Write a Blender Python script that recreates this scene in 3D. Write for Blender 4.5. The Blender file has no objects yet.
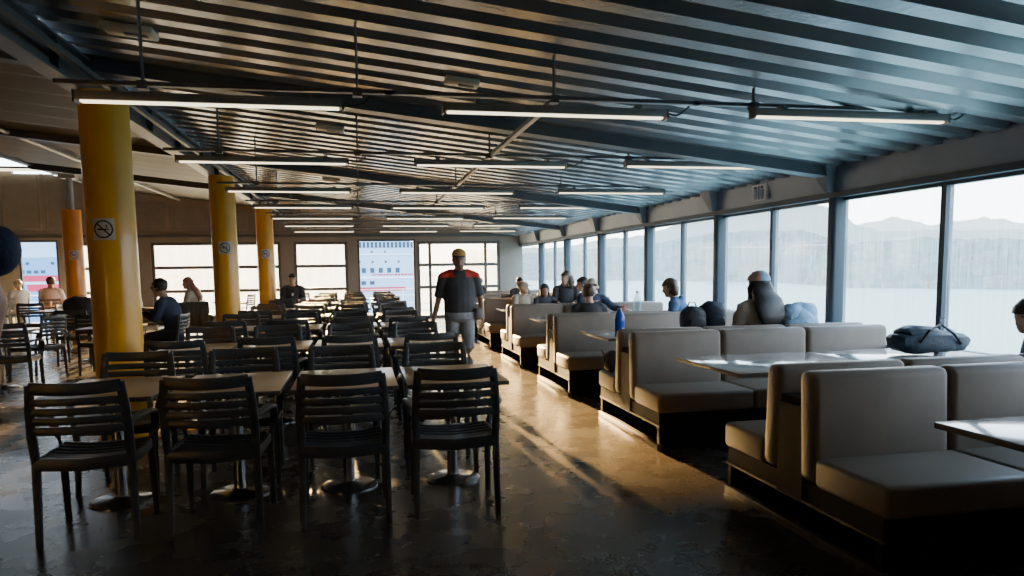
import bpy, bmesh, math, random
from mathutils import Vector, Matrix, Quaternion
random.seed(7)
SC = bpy.context.scene
COL = SC.collection
PI = math.pi

# ------------------------------------------------------------------ materials
def _nt(name):
    m = bpy.data.materials.new(name); m.use_nodes = True
    nt = m.node_tree; nt.nodes.clear()
    out = nt.nodes.new('ShaderNodeOutputMaterial')
    return m, nt, out
def N(nt, t, **kw):
    n = nt.nodes.new(t)
    for k, v in kw.items():
        if k in n.inputs: n.inputs[k].default_value = v
        else: setattr(n, k, v)
    return n
def L(nt, a, b): nt.links.new(a, b)
def c4(c): return (c[0], c[1], c[2], 1)

def pbr(name, col, rough=.5, metal=0, var=.15, scale=6, bump=0, bscale=40, spec=.5, coat=0, rvar=0, stretch=(1, 1, 1)):
    m, nt, out = _nt(name)
    p = N(nt, 'ShaderNodeBsdfPrincipled')
    p.inputs['Metallic'].default_value = metal
    p.inputs['Specular IOR Level'].default_value = spec
    p.inputs['Coat Weight'].default_value = coat
    tc = N(nt, 'ShaderNodeTexCoord'); mp = N(nt, 'ShaderNodeMapping'); mp.inputs['Scale'].default_value = stretch
    L(nt, tc.outputs['Object'], mp.inputs['Vector'])
    nz = N(nt, 'ShaderNodeTexNoise', Scale=scale, Detail=5.0, Roughness=.6); L(nt, mp.outputs[0], nz.inputs['Vector'])
    r = N(nt, 'ShaderNodeValToRGB')
    r.color_ramp.elements[0].position = .3; r.color_ramp.elements[1].position = .7
    r.color_ramp.elements[0].color = c4([max(0, x*(1-var)) for x in col]); r.color_ramp.elements[1].color = c4([min(1, x*(1+var)) for x in col])
    L(nt, nz.outputs['Fac'], r.inputs['Fac']); L(nt, r.outputs['Color'], p.inputs['Base Color'])
    if rvar:
        mr = N(nt, 'ShaderNodeMapRange'); mr.inputs['From Min'].default_value = .3; mr.inputs['From Max'].default_value = .7
        mr.inputs['To Min'].default_value = max(.02, rough-rvar); mr.inputs['To Max'].default_value = rough+rvar
        L(nt, nz.outputs['Fac'], mr.inputs['Value']); L(nt, mr.outputs[0], p.inputs['Roughness'])
    else: p.inputs['Roughness'].default_value = rough
    if bump:
        n2 = N(nt, 'ShaderNodeTexNoise', Scale=bscale, Detail=4.0); L(nt, mp.outputs[0], n2.inputs['Vector'])
        b = N(nt, 'ShaderNodeBump', Strength=bump, Distance=.02); L(nt, n2.outputs['Fac'], b.inputs['Height']); L(nt, b.outputs[0], p.inputs['Normal'])
    L(nt, p.outputs[0], out.inputs['Surface'])
    return m

def emit(name, col, s):
    m, nt, out = _nt(name); e = N(nt, 'ShaderNodeEmission', Strength=s); e.inputs['Color'].default_value = c4(col)
    L(nt, e.outputs[0], out.inputs['Surface']); return m

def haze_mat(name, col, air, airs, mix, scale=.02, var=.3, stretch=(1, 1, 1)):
    """distant matter: its own diffuse colour mixed with an emission that paints in bright hazy air"""
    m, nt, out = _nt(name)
    d = N(nt, 'ShaderNodeBsdfDiffuse'); e = N(nt, 'ShaderNodeEmission', Strength=airs); e.inputs['Color'].default_value = c4(air)  # emission stands in for airlight in front of far surfaces
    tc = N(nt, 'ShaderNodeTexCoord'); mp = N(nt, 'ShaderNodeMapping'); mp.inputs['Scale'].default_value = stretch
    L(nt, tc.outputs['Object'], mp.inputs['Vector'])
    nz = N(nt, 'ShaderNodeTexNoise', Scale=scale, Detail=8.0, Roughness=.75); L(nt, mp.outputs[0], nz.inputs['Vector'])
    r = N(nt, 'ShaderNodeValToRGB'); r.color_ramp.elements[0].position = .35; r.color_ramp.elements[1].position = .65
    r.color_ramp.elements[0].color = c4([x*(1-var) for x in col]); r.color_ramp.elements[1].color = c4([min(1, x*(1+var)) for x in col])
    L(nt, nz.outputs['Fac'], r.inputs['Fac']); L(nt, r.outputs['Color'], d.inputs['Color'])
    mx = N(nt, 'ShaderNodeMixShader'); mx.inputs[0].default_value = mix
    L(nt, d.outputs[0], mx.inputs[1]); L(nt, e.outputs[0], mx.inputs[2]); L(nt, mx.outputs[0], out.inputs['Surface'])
    return m

def glass_mat(name, dirt_lo, dirt_hi, col=(.9, .95, 1), stretch=(1, 14, .6), scale=3.0, gloss=.06):
    m, nt, out = _nt(name)
    t = N(nt, 'ShaderNodeBsdfTransparent'); tr = N(nt, 'ShaderNodeBsdfTranslucent'); tr.inputs['Color'].default_value = c4(col)
    g = N(nt, 'ShaderNodeBsdfGlossy', Roughness=.05)
    tc = N(nt, 'ShaderNodeTexCoord'); mp = N(nt, 'ShaderNodeMapping'); mp.inputs['Scale'].default_value = stretch
    L(nt, tc.outputs['Object'], mp.inputs['Vector'])
    nz = N(nt, 'ShaderNodeTexNoise', Scale=scale, Detail=6.0, Roughness=.65); L(nt, mp.outputs[0], nz.inputs['Vector'])
    mr = N(nt, 'ShaderNodeMapRange'); mr.inputs['From Min'].default_value = .35; mr.inputs['From Max'].default_value = .7
    mr.inputs['To Min'].default_value = dirt_lo; mr.inputs['To Max'].default_value = dirt_hi
    L(nt, nz.outputs['Fac'], mr.inputs['Value'])
    a = N(nt, 'ShaderNodeMixShader'); L(nt, mr.outputs[0], a.inputs[0]); L(nt, t.outputs[0], a.inputs[1]); L(nt, tr.outputs[0], a.inputs[2])
    b = N(nt, 'ShaderNodeMixShader'); b.inputs[0].default_value = gloss; L(nt, a.outputs[0], b.inputs[1]); L(nt, g.outputs[0], b.inputs[2])
    L(nt, b.outputs[0], out.inputs['Surface']); return m

def floor_mat():
    m, nt, out = _nt('worn_deck_paint')
    p = N(nt, 'ShaderNodeBsdfPrincipled'); tc = N(nt, 'ShaderNodeTexCoord')
    n1 = N(nt, 'ShaderNodeTexNoise', Scale=.9, Detail=7.0, Roughness=.62); L(nt, tc.outputs['Object'], n1.inputs['Vector'])
    n2 = N(nt, 'ShaderNodeTexNoise', Scale=3.0, Detail=5.0, Roughness=.6); L(nt, tc.outputs['Object'], n2.inputs['Vector'])
    n3 = N(nt, 'ShaderNodeTexNoise', Scale=60.0, Detail=3.0); L(nt, tc.outputs['Object'], n3.inputs['Vector'])
    r = N(nt, 'ShaderNodeValToRGB'); e = r.color_ramp.elements
    e[0].position = .3; e[0].color = (.036, .028, .021, 1); e[1].position = .75; e[1].color = (.088, .068, .045, 1)
    mg = N(nt, 'ShaderNodeMath', operation='MULTIPLY_ADD'); mg.inputs[1].default_value = .35; L(nt, n3.outputs['Fac'], mg.inputs[0])
    mh = N(nt, 'ShaderNodeMath', operation='MULTIPLY_ADD'); mh.inputs[1].default_value = .5; L(nt, n2.outputs['Fac'], mh.inputs[0])
    mk = N(nt, 'ShaderNodeMath', operation='MULTIPLY_ADD'); mk.inputs[1].default_value = .55; mk.inputs[2].default_value = -.18; L(nt, n1.outputs['Fac'], mk.inputs[0])
    L(nt, mk.outputs[0], mh.inputs[2]); L(nt, mh.outputs[0], mg.inputs[2]); L(nt, mg.outputs[0], r.inputs['Fac']); L(nt, r.outputs['Color'], p.inputs['Base Color'])
    mr = N(nt, 'ShaderNodeMapRange'); mr.inputs['From Min'].default_value = .3; mr.inputs['From Max'].default_value = .7
    mr.inputs['To Min'].default_value = .235; mr.inputs['To Max'].default_value = .31
    L(nt, n2.outputs['Fac'], mr.inputs['Value']); L(nt, mr.outputs[0], p.inputs['Roughness'])
    p.inputs['Specular IOR Level'].default_value = .38
    L(nt, p.outputs[0], out.inputs['Surface']); return m

M = dict(
    floor=floor_mat(),
    ceil_left=pbr('brown_grey_plates', (.115, .10, .085), .55, 0, .12, 2),
    ceil=pbr('grey_ceiling_steel', (.25, .26, .272), .27, .6, .12, 2, .04, 25),
    beam=pbr('blue_grey_steel', (.085, .098, .112), .45, .3, .12, 3),
    steel_frame=pbr('window_frame_steel', (.045, .064, .082), .5, .1, .1, 4, spec=.3),
    bracket=pbr('bracket_paint', (.09, .105, .12), .5, 0, .1, 3),
    fascia=pbr('fascia_paint', (.155, .195, .24), .45, .1, .12, 1.5),
    backwall=pbr('back_wall_paint', (.22, .205, .18), .6, 0, .1, 2),
    backpanel=pbr('back_wall_panel', (.18, .172, .155), .6, 0, .12, 2),
    yellow=pbr('yellow_enamel', (.83, .40, .015), .36, 0, .1, 2.5, coat=.2),
    orange=pbr('orange_enamel', (.85, .30, .012), .36, 0, .1, 2.5, coat=.2),
    resin=pbr('dark_resin', (.046, .051, .057), .36, 0, .15, 8, .05, 60),
    greyresin=pbr('grey_resin', (.22, .23, .25), .5, 0, .1, 8),
    wood=pbr('table_laminate', (.52, .31, .15), .29, 0, .06, 3, 0, 30, coat=0, rvar=0, stretch=(6, 1, 6)),
    edge=pbr('table_edge', (.11, .085, .065), .4, .2, .1, 8),
    booth_top=pbr('grey_laminate', (.46, .45, .44), .14, 0, .15, 3, coat=.4, rvar=.05),
    chrome=pbr('brushed_steel', (.45, .45, .46), .25, 1, .08, 20),
    leather=pbr('taupe_upholstery', (.225, .180, .142), .5, 0, .10, 5, .035, 35, rvar=.06, spec=.35),
    laminate=pbr('dark_plinth', (.014, .015, .018), .7, 0, .2, 5, spec=.06),
    runner=pbr('worn_runner', (.10, .08, .06), .55, .1, .35, 14),
    lamp=pbr('lamp_housing', (.22, .215, .21), .45, .3, .1, 8),
    rod=pbr('galvanised', (.13, .13, .14), .45, .6, .15, 10),
    conduit=pbr('pale_conduit', (.45, .44, .42), .45, .2, .1, 6),
    led=emit('led_strip', (1, .87, .58), 1.35),
    plate=pbr('off_white_plate', (.62, .56, .45), .5, 0, .12, 12),
    white=pbr('white_plastic', (.75, .75, .74), .45, 0, .05, 8),
    signgrey=pbr('sign_white', (.66, .64, .60), .5, 0, .06, 10),
    black=pbr('black_ink', (.02, .02, .022), .5, 0, .1, 10),
    redink=pbr('red_ink', (.6, .04, .04), .5, 0, .1, 10),
    blueink=pbr('blue_sign', (.12, .17, .25), .5, 0, .1, 10),
    glass_side=glass_mat('salt_streaked_glass', .02, .36, (.80, .95, 1), (1, 22, .6), 2.6),
    glass_back=glass_mat('dusty_glass', .58, .82, (.27, .33, .40), (6, 1, 1.2), 1.4),
    skin=pbr('skin', (.50, .30, .21), .5, 0, .08, 10),
    skin_dark=pbr('skin_tan', (.30, .17, .11), .5, 0, .08, 10),
    eye=pbr('eye_dark', (.03, .02, .02), .2, 0, .1, 10),
    lip=pbr('lips', (.36, .14, .12), .5, 0, .1, 10),
    hair_black=pbr('black_hair', (.018, .014, .013), .4, 0, .4, 30, .3, 80, stretch=(6, 6, 1)),
    hair_brown=pbr('brown_hair', (.07, .04, .025), .4, 0, .35, 30, .3, 80, stretch=(6, 6, 1)),
    hair_rust=pbr('rose_brown_hair', (.28, .12, .09), .4, 0, .3, 30, .3, 80, stretch=(6, 6, 1)),
    hair_blond=pbr('pale_hair', (.55, .46, .33), .45, 0, .25, 30, .3, 80, stretch=(6, 6, 1)),
    navy=pbr('navy_cloth', (.022, .035, .075), .8, 0, .15, 20, .15, 120),
    blue=pbr('blue_cloth', (.05, .11, .24), .8, 0, .15, 20, .15, 120),
    denim=pbr('pale_denim', (.22, .36, .52), .8, 0, .25, 22, .3, 70),
    darkcloth=pbr('charcoal_cloth', (.035, .036, .042), .8, 0, .2, 20, .2, 100),
    polo=pbr('dark_polo', (.045, .05, .06), .75, 0, .15, 20, .2, 90),
    red=pbr('red_cloth', (.60, .035, .025), .75, 0, .1, 20),
    jeans=pbr('grey_jeans', (.30, .325, .365), .8, 0, .2, 20, .2, 90),
    beige=pbr('beige_cloth', (.40, .34, .27), .8, 0, .15, 20, .2, 80),
    whitecloth=pbr('white_cloth', (.72, .74, .78), .8, 0, .06, 20),
    pinkcloth=pbr('pink_cloth', (.58, .36, .33), .8, 0, .12, 20),
    olive=pbr('dark_olive_jacket', (.035, .045, .04), .75, 0, .2, 15, .3, 50),
    bagblack=pbr('black_nylon', (.025, .027, .032), .6, 0, .2, 15, .3, 60),
    bagnavy=pbr('navy_nylon', (.02, .032, .05), .6, 0, .2, 12, .3, 45),
    bagpale=pbr('pale_bag', (.62, .50, .46), .6, 0, .1, 15),
    tan=pbr('tan_crown', (.55, .33, .10), .7, 0, .1, 15),
    shoe=pbr('dark_shoe', (.03, .028, .027), .5, 0, .15, 15),
    deck=pbr('outer_deck', (.30, .27, .23), .5, 0, .15, 2),
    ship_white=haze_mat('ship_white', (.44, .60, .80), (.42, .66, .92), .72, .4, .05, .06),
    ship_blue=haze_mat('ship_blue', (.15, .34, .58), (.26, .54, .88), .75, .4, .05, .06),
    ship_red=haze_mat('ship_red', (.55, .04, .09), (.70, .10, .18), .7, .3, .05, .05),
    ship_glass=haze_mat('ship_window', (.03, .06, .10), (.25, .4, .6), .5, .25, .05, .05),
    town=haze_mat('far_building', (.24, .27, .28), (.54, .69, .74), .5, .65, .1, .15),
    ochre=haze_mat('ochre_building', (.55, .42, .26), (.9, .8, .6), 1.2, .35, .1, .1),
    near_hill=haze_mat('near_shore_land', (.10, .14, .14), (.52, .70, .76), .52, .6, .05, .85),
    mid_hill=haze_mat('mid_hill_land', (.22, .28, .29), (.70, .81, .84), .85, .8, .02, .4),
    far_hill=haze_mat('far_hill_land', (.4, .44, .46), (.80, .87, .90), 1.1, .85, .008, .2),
)
def bottle_mat(name, col, w):
    m, nt, out = _nt(name); t = N(nt, 'ShaderNodeBsdfTransparent'); t.inputs['Color'].default_value = c4(col)
    p = N(nt, 'ShaderNodeBsdfPrincipled', Roughness=.1); p.inputs['Base Color'].default_value = c4(col)
    nz = N(nt, 'ShaderNodeTexNoise', Scale=20.0); mr = N(nt, 'ShaderNodeMapRange'); mr.inputs['To Min'].default_value = w-.06; mr.inputs['To Max'].default_value = w+.06
    L(nt, nz.outputs['Fac'], mr.inputs['Value'])
    a = N(nt, 'ShaderNodeMixShader'); L(nt, mr.outputs[0], a.inputs[0]); L(nt, t.outputs[0], a.inputs[1]); L(nt, p.outputs[0], a.inputs[2]); L(nt, a.outputs[0], out.inputs['Surface']); return m
M['bottle_blue'] = bottle_mat('blue_plastic', (.02, .09, .62), .8)
M['bottle_clear'] = bottle_mat('clear_plastic', (.85, .93, .95), .3)
M['cup_pink'] = bottle_mat('pink_plastic', (.85, .5, .5), .6)
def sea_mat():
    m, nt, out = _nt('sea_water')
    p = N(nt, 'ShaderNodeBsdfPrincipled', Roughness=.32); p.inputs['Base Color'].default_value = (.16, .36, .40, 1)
    e = N(nt, 'ShaderNodeEmission', Strength=.62); e.inputs['Color'].default_value = (.42, .77, .80, 1)  # glow mixed in, paints hazy brightness into the water
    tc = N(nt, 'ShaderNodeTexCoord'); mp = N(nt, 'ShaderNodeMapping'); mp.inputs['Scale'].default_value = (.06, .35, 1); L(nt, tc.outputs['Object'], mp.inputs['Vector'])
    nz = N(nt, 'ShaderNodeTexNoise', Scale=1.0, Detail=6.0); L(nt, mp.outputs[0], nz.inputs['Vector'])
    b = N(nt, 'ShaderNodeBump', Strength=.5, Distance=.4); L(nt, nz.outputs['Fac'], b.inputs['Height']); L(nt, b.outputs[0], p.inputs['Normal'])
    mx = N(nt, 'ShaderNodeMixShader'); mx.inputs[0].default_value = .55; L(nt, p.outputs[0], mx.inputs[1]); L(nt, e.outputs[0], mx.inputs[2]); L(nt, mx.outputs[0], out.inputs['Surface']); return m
M['sea'] = sea_mat()

# ------------------------------------------------------------------ mesh helpers
def bx(bm, lo, hi, mi=0):
    x0, y0, z0 = lo; x1, y1, z1 = hi
    v = [bm.verts.new(p) for p in ((x0, y0, z0), (x1, y0, z0), (x1, y1, z0), (x0, y1, z0), (x0, y0, z1), (x1, y0, z1), (x1, y1, z1), (x0, y1, z1))]
    fs = []
    for f in ((3, 2, 1, 0), (4, 5, 6, 7), (0, 1, 5, 4), (1, 2, 6, 5), (2, 3, 7, 6), (3, 0, 4, 7)):
        q = bm.faces.new([v[i] for i in f]); q.material_index = mi; fs.append(q)
    return v, fs
def rbx(bm, lo, hi, r=.02, seg=3, mi=0):
    v, fs = bx(bm, lo, hi, mi)
    es = list({e for f in fs for e in f.edges})
    bmesh.ops.bevel(bm, geom=es, offset=r, segments=seg, profile=.5, affect='EDGES')
def sweep(bm, pts, size, up=(0, 0, 1), n=8, sq=1.0, caps=True, mi=0):
    """sweep an ellipse (sq=1) or rounded rectangle (sq<1) along pts; size = (half_w, half_h) or a list of them"""
    pts = [Vector(p) for p in pts]; K = len(pts)
    if not isinstance(size, list): size = [size]*K
    up = Vector(up); rings = []
    for i, p in enumerate(pts):
        t = (pts[min(i+1, K-1)]-pts[max(i-1, 0)]).normalized()
        s = t.cross(up)
        if s.length < 1e-4: s = t.cross(Vector((0, 1, 0)))
        s.normalize(); u = s.cross(t).normalized(); w, h = size[i]; ring = []
        for k in range(n):
            a = 2*PI*(k+.5)/n; ca, sa = math.cos(a), math.sin(a)
            ca = math.copysign(abs(ca)**sq, ca); sa = math.copysign(abs(sa)**sq, sa)
            ring.append(bm.verts.new(p+s*ca*w+u*sa*h))
        rings.append(ring)
    for a, b in zip(rings, rings[1:]):
        for k in range(n):
            f = bm.faces.new((a[k], a[(k+1) % n], b[(k+1) % n], b[k])); f.material_index = mi
    if caps:
        f = bm.faces.new(rings[0][::-1]); f.material_index = mi
        f = bm.faces.new(rings[-1]); f.material_index = mi
    return rings
def tube(bm, pts, r, n=10, mi=0):
    rs = r if isinstance(r, list) else [r]*len(pts)
    sweep(bm, pts, [(q, q) for q in rs], n=n, mi=mi)
def capsule(bm, pts, rs, n=10):
    """closed tube with rounded ends"""
    pts = [Vector(p) for p in pts]
    a = (pts[0]-pts[1]).normalized(); b = (pts[-1]-pts[-2]).normalized()
    P = [pts[0]+a*rs[0]*.9, pts[0]+a*rs[0]*.6]+pts+[pts[-1]+b*rs[-1]*.6, pts[-1]+b*rs[-1]*.9]
    R = [rs[0]*.35, rs[0]*.8]+list(rs)+[rs[-1]*.8, rs[-1]*.35]
    sweep(bm, P, [(q, q) for q in R], n=n)
def lathe(bm, prof, c=(0, 0, 0), n=20, mi=0):
    rings = []
    for r, z in prof:
        rings.append([bm.verts.new((c[0]+r*math.cos(2*PI*k/n), c[1]+r*math.sin(2*PI*k/n), c[2]+z)) for k in range(n)])
    for a, b in zip(rings, rings[1:]):
        for k in range(n):
            f = bm.faces.new((a[k], a[(k+1) % n], b[(k+1) % n], b[k])); f.material_index = mi
    f = bm.faces.new(rings[0][::-1]); f.material_index = mi
    f = bm.faces.new(rings[-1]); f.material_index = mi
def loft(bm, secs, n=16, mtx=None):
    """secs: (centre, rx, ry) stacked along z"""
    rings = []
    for c, rx, ry in secs:
        ring = []
        for k in range(n):
            a = 2*PI*k/n; p = Vector((c[0]+rx*math.cos(a), c[1]+ry*math.sin(a), c[2]))
            ring.append(bm.verts.new(mtx @ p if mtx else p))
        rings.append(ring)
    for a, b in zip(rings, rings[1:]):
        for k in range(n): bm.faces.new((a[k], a[(k+1) % n], b[(k+1) % n], b[k]))
    bm.faces.new(rings[0][::-1]); bm.faces.new(rings[-1])
    return rings
def ball(bm, c, r, seg=12):
    if not hasattr(r, '__len__'): r = (r, r, r)
    bmesh.ops.create_uvsphere(bm, u_segments=seg, v_segments=max(6, seg//2), radius=1, matrix=Matrix.Translation(c) @ Matrix.Diagonal((*r, 1)))
def B(): return bmesh.new()
def mesh_of(bm, name, mats, smooth=True, ang=.7):
    bmesh.ops.recalc_face_normals(bm, faces=bm.faces)
    me = bpy.data.meshes.new(name); bm.to_mesh(me); bm.free()
    for m in (mats if isinstance(mats, (list, tuple)) else [mats]): me.materials.append(m)
    if smooth:
        me.polygons.foreach_set('use_smooth', [True]*len(me.polygons))
        try: me.set_sharp_from_angle(angle=ang)
        except Exception: pass
    return me
def obj(name, bm, mats, parent=None, smooth=True, ang=.7):
    o = bpy.data.objects.new(name, mesh_of(bm, name, mats, smooth, ang)); COL.objects.link(o)
    if parent: o.parent = parent
    return o
def tag(o, label=None, cat=None, group=None, kind=None):
    if label: o['label'] = label
    if cat: o['category'] = cat
    if group: o['group'] = group
    if kind: o['kind'] = kind
    return o
def thing(name, label, cat, loc=(0, 0, 0), rz=0, group=None):
    o = bpy.data.objects.new(name, None); COL.objects.link(o); o.location = loc; o.rotation_euler = (0, 0, rz); o.empty_display_size = .1
    return tag(o, label, cat, group)
def dup(root, loc, rz, label, group=None):
    r = root.copy(); COL.objects.link(r); r.location = loc; r.rotation_euler = (0, 0, rz); r['label'] = label
    if group: r['group'] = group
    for ch in list(root.children):
        c = ch.copy(); COL.objects.link(c); c.parent = r
        for g in list(ch.children):
            d = g.copy(); COL.objects.link(d); d.parent = c
    return r
def struct(name, bm=None, m=None, label=None, parent=None, loc=None, smooth=False):
    if bm is None:
        o = bpy.data.objects.new(name, None); COL.objects.link(o)
    else: o = obj(name, bm, m, parent, smooth)
    if loc: o.location = loc
    if not parent: o['kind'] = 'structure'
    if label: o['label'] = label
    return o
ORD = ['first', 'second', 'third', 'fourth', 'fifth', 'sixth', 'seventh', 'eighth', 'ninth']

# ------------------------------------------------------------------ room constants (metres; X across, Y away, Z up)
XW = 4.95; XS = -6.55; XL = -10.5; YB = 22.3; YF = -3.2
def zc(x): return 2.43+.113*(4.9-x)
POST = [6.95+2.56*k for k in range(-2, 6)]       # window posts along the right wall
PER = .32

# floor
b = B(); bx(b, (XL-.2, YF-.2, -.12), (XW+.25, YB+.15, 0)); struct('floor', b, M['floor'], 'dark glossy worn deck floor')
# ceiling: corrugated steel, ribs run across the room
b = B(); prev = None; y = YF; prof = []
while y < YB+.1:
    for dy, dz in ((0, 0), (.13, 0), (.165, .085), (.285, .085)): prof.append((y+dy, dz))
    y += PER
rings = []
for yy, dz in prof:
    rings.append([b.verts.new((x, yy, zc(x)+dz)) for x in (-2.18, 0, 2.5, XW)])
for a, c in zip(rings, rings[1:]):
    for k in range(3): b.faces.new((a[k], a[k+1], c[k+1], c[k]))
# left of the long beam: wide lapped plates
y = YF
while y < YB+.1:
    q = [(y, .07), (y+.70, 0), (y+.80, 0), (y+.80, .07)]
    rr = [[b.verts.new((x, yy, zc(x)+dz)) for x in (XS, -4.3, -2.18)] for yy, dz in q]
    for a, c in zip(rr, rr[1:]):
        for k in range(2): b.faces.new((a[k], a[k+1], c[k+1], c[k])).material_index = 1
    y += .8
struct('ceiling', b, [M['ceil'], M['ceil_left']], 'sloping grey corrugated steel ceiling')
# higher roof over the left side, with an open clerestory slot
b = B(); bx(b, (XL, YF, 4.85), (XS+.02, YB+.1, 4.95)); bx(b, (XS-.06, YF, zc(XS)-.04), (XS+.02, YB, 4.86)); struct('roof', b, M['ceil'], 'raised roof over the far left side')
# walls
b = B(); bx(b, (XL-.15, YF, 0), (XL, YB, 4.85)); struct('wall_left', b, M['backwall'], 'left wall')
b = B(); bx(b, (XL, YF-.15, 0), (XW, YF, 4.9)); struct('wall_front', b, M['backwall'], 'wall behind the viewer')
# back wall, built around its openings
OP = [(-8.96, -7.97, 0.02, 2.39), (-7.72, -5.95, .15, 2.31), (-5.64, -2.175, .15, 2.31), (-1.816, -.296, .15, 2.31), (-.008, 1.68, .0, 2.37), (1.725, 4.24, .0, 2.31)]
b = B(); x = XL
for (x0, x1, z0, z1) in OP:
    bx(b, (x, YB, 0), (x0, YB+.14, min(4.3, zc(x)+.15)))
    if z0 > .05: bx(b, (x0, YB, 0), (x1, YB+.14, z0))
    bx(b, (x0, YB, z1), (x1, YB+.14, min(4.3, zc(x0)+.15))); x = x1
bx(b, (x, YB, 0), (XW, YB+.14, 2.62))
struct('wall_back', b, M['backwall'], 'warm grey back wall with window openings')
# panels on the upper back wall
b = B()
xs = [-10.4+1.055*i for i in range(14)]
for a, c in zip(xs, xs[1:]):
    if c > 3: break
    top = min(zc(c), 4.25)-.1
    if a < XS: top = 4.15
    if top-2.6 > .12:
        for (lo, hi) in (((a, YB-.035, 2.56), (c, YB, 2.62)), ((a, YB-.03, 2.56), (a+.09, YB, top))): bx(b, lo, hi)
        rbx(b, (a+.16, YB-.02, 2.68), (c-.07, YB, top-.05), .012, 2)
struct('trim_1', b, M['backpanel'], 'row of vertical panels above the back windows')
b = B(); bx(b, (XL, YB-.06, 2.44), (XW, YB, 2.52)); struct('trim_2', b, M['beam'], 'header rail over the back windows')
b = B(); bx(b, (XL, YB, 4.55), (XS, YB+.05, 4.6)); struct('trim_3', b, M['beam'], 'bar across the clerestory opening')

# windows and doors in the back wall
def bar_frame(par, x0, x1, z0, z1, vs, hs, nm='frame', t=.085):
    b = B()
    for x in [x0+t/2, x1-t/2]+vs: bx(b, (x-t/2, YB+.03, z0), (x+t/2, YB+.11, z1))
    for z in [z0+t/2, z1-t/2]+hs: bx(b, (x0, YB+.035, z-t/2), (x1, YB+.105, z+t/2))
    return obj(nm, b, M['beam'], par, False)
def panes(par, x0, x1, z0, z1, vs, hs, mat):
    X = [x0]+vs+[x1]; Z = [z0]+hs+[z1]
    for i in range(len(X)-1):
        for j in range(len(Z)-1):
            b = B(); v = [b.verts.new(p) for p in ((X[i], YB+.07, Z[j]), (X[i+1], YB+.07, Z[j]), (X[i+1], YB+.07, Z[j+1]), (X[i], YB+.07, Z[j+1]))]; b.faces.new(v)
            obj('pane', b, mat, par, False)
HS = [.937, 1.604]
wn = 1
for i, vs in ((1, [-6.85]), (2, [-3.9]), (3, [])):
    o = struct('window_%d' % wn, label='dusty back window with two dark crossbars'); wn += 1
    x0, x1, z0, z1 = OP[i]; bar_frame(o, x0, x1, z0, z1, vs, HS); panes(o, x0, x1, z0, z1, vs, HS, M['glass_back'])
x0, x1, z0, z1 = OP[5]
o = struct('door_2', label='glazed back door screen with nine panes'); bar_frame(o, x0, x1, z0, z1, [2.11, 3.80], HS, 'frame', .09); panes(o, x0, x1, z0, z1, [2.11, 3.80], HS, M['glass_back'])
x0, x1, z0, z1 = OP[4]
o = struct('door_1', label='open doorway towards the neighbouring ferry'); bar_frame(o, x0, x1, z0, z1, [], [], 'frame', .06)
x0, x1, z0, z1 = OP[0]
o = struct('door_3', label='open doorway at the far left'); bar_frame(o, x0, x1, z0, z1, [], [], 'frame', .06)

# right window wall: low wall, posts, header, fascia, bays of two panes
b = B(); bx(b, (XW-.02, YF, 0), (XW+.12, YB, .68)); bx(b, (XW-.02, YF, 2.16), (XW+.12, YB, 2.6)); bx(b, (XW-.02, YF, .6), (XW+.12, POST[0], 2.2)); struct('wall_right', b, M['fascia'], 'window wall on the right')  # unseen windowless stretch near the camera, closed to darken the foreground
b = B(); bx(b, (XW-.22, YF, .66), (XW+.02, YB, .71)); struct('trim_4', b, M['fascia'], 'pale window ledge beside the booths')
b = B()
f = [b.verts.new(p) for p in ((4.86, YF, 2.195), (4.80, YF, 2.47), (XW, YF, 2.6), (XW, YF, 2.16))]; g = [b.verts.new((v.co.x, YB, v.co.z)) for v in f]
b.faces.new(f); b.faces.new(g[::-1])
for k in range(4): b.faces.new((f[k], g[k], g[(k+1) % 4], f[(k+1) % 4]))
struct('trim_5', b, M['fascia'], 'grey fascia above the right windows')
b = B(); bx(b, (4.84, YF, 2.14), (XW+.05, YB, 2.20)); struct('trim_6', b, M['steel_frame'], 'blue grey header over the right windows')
for i, yp in enumerate(POST[:-1]):
    y0, y1 = yp+.065, POST[i+1]-.065; ym = (yp+POST[i+1])/2-(.14 if i == 1 else 0)
    if i == len(POST)-2: y1 = YB-.02
    o = struct('window_%d' % (wn+i), label='tall salt-streaked sea window in two panes')
    b = B(); bx(b, (XW-.03, ym-.03, .68), (XW+.05, ym+.03, 2.155)); bx(b, (XW-.02, y0, .68), (XW+.05, y1, .72)); bx(b, (XW-.02, y0, 2.11), (XW+.05, y1, 2.155))
    obj('frame', b, M['steel_frame'], o, False)
    for (a, c) in ((y0, ym), (ym, y1)):
        b = B(); v = [b.verts.new(p) for p in ((XW+.01, a, .7), (XW+.01, c, .7), (XW+.01, c, 2.14), (XW+.01, a, 2.14))]; b.faces.new(v); obj('pane', b, M['glass_side'], o, False)
for i, yp in enumerate(POST):
    b = B(); rbx(b, (XW-.12, yp-.065, .66), (XW+.06, yp+.065, 2.16), .03, 3); struct('trim_%d' % (7+i), b, M['steel_frame'], 'blue grey window post', smooth=True)

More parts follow.
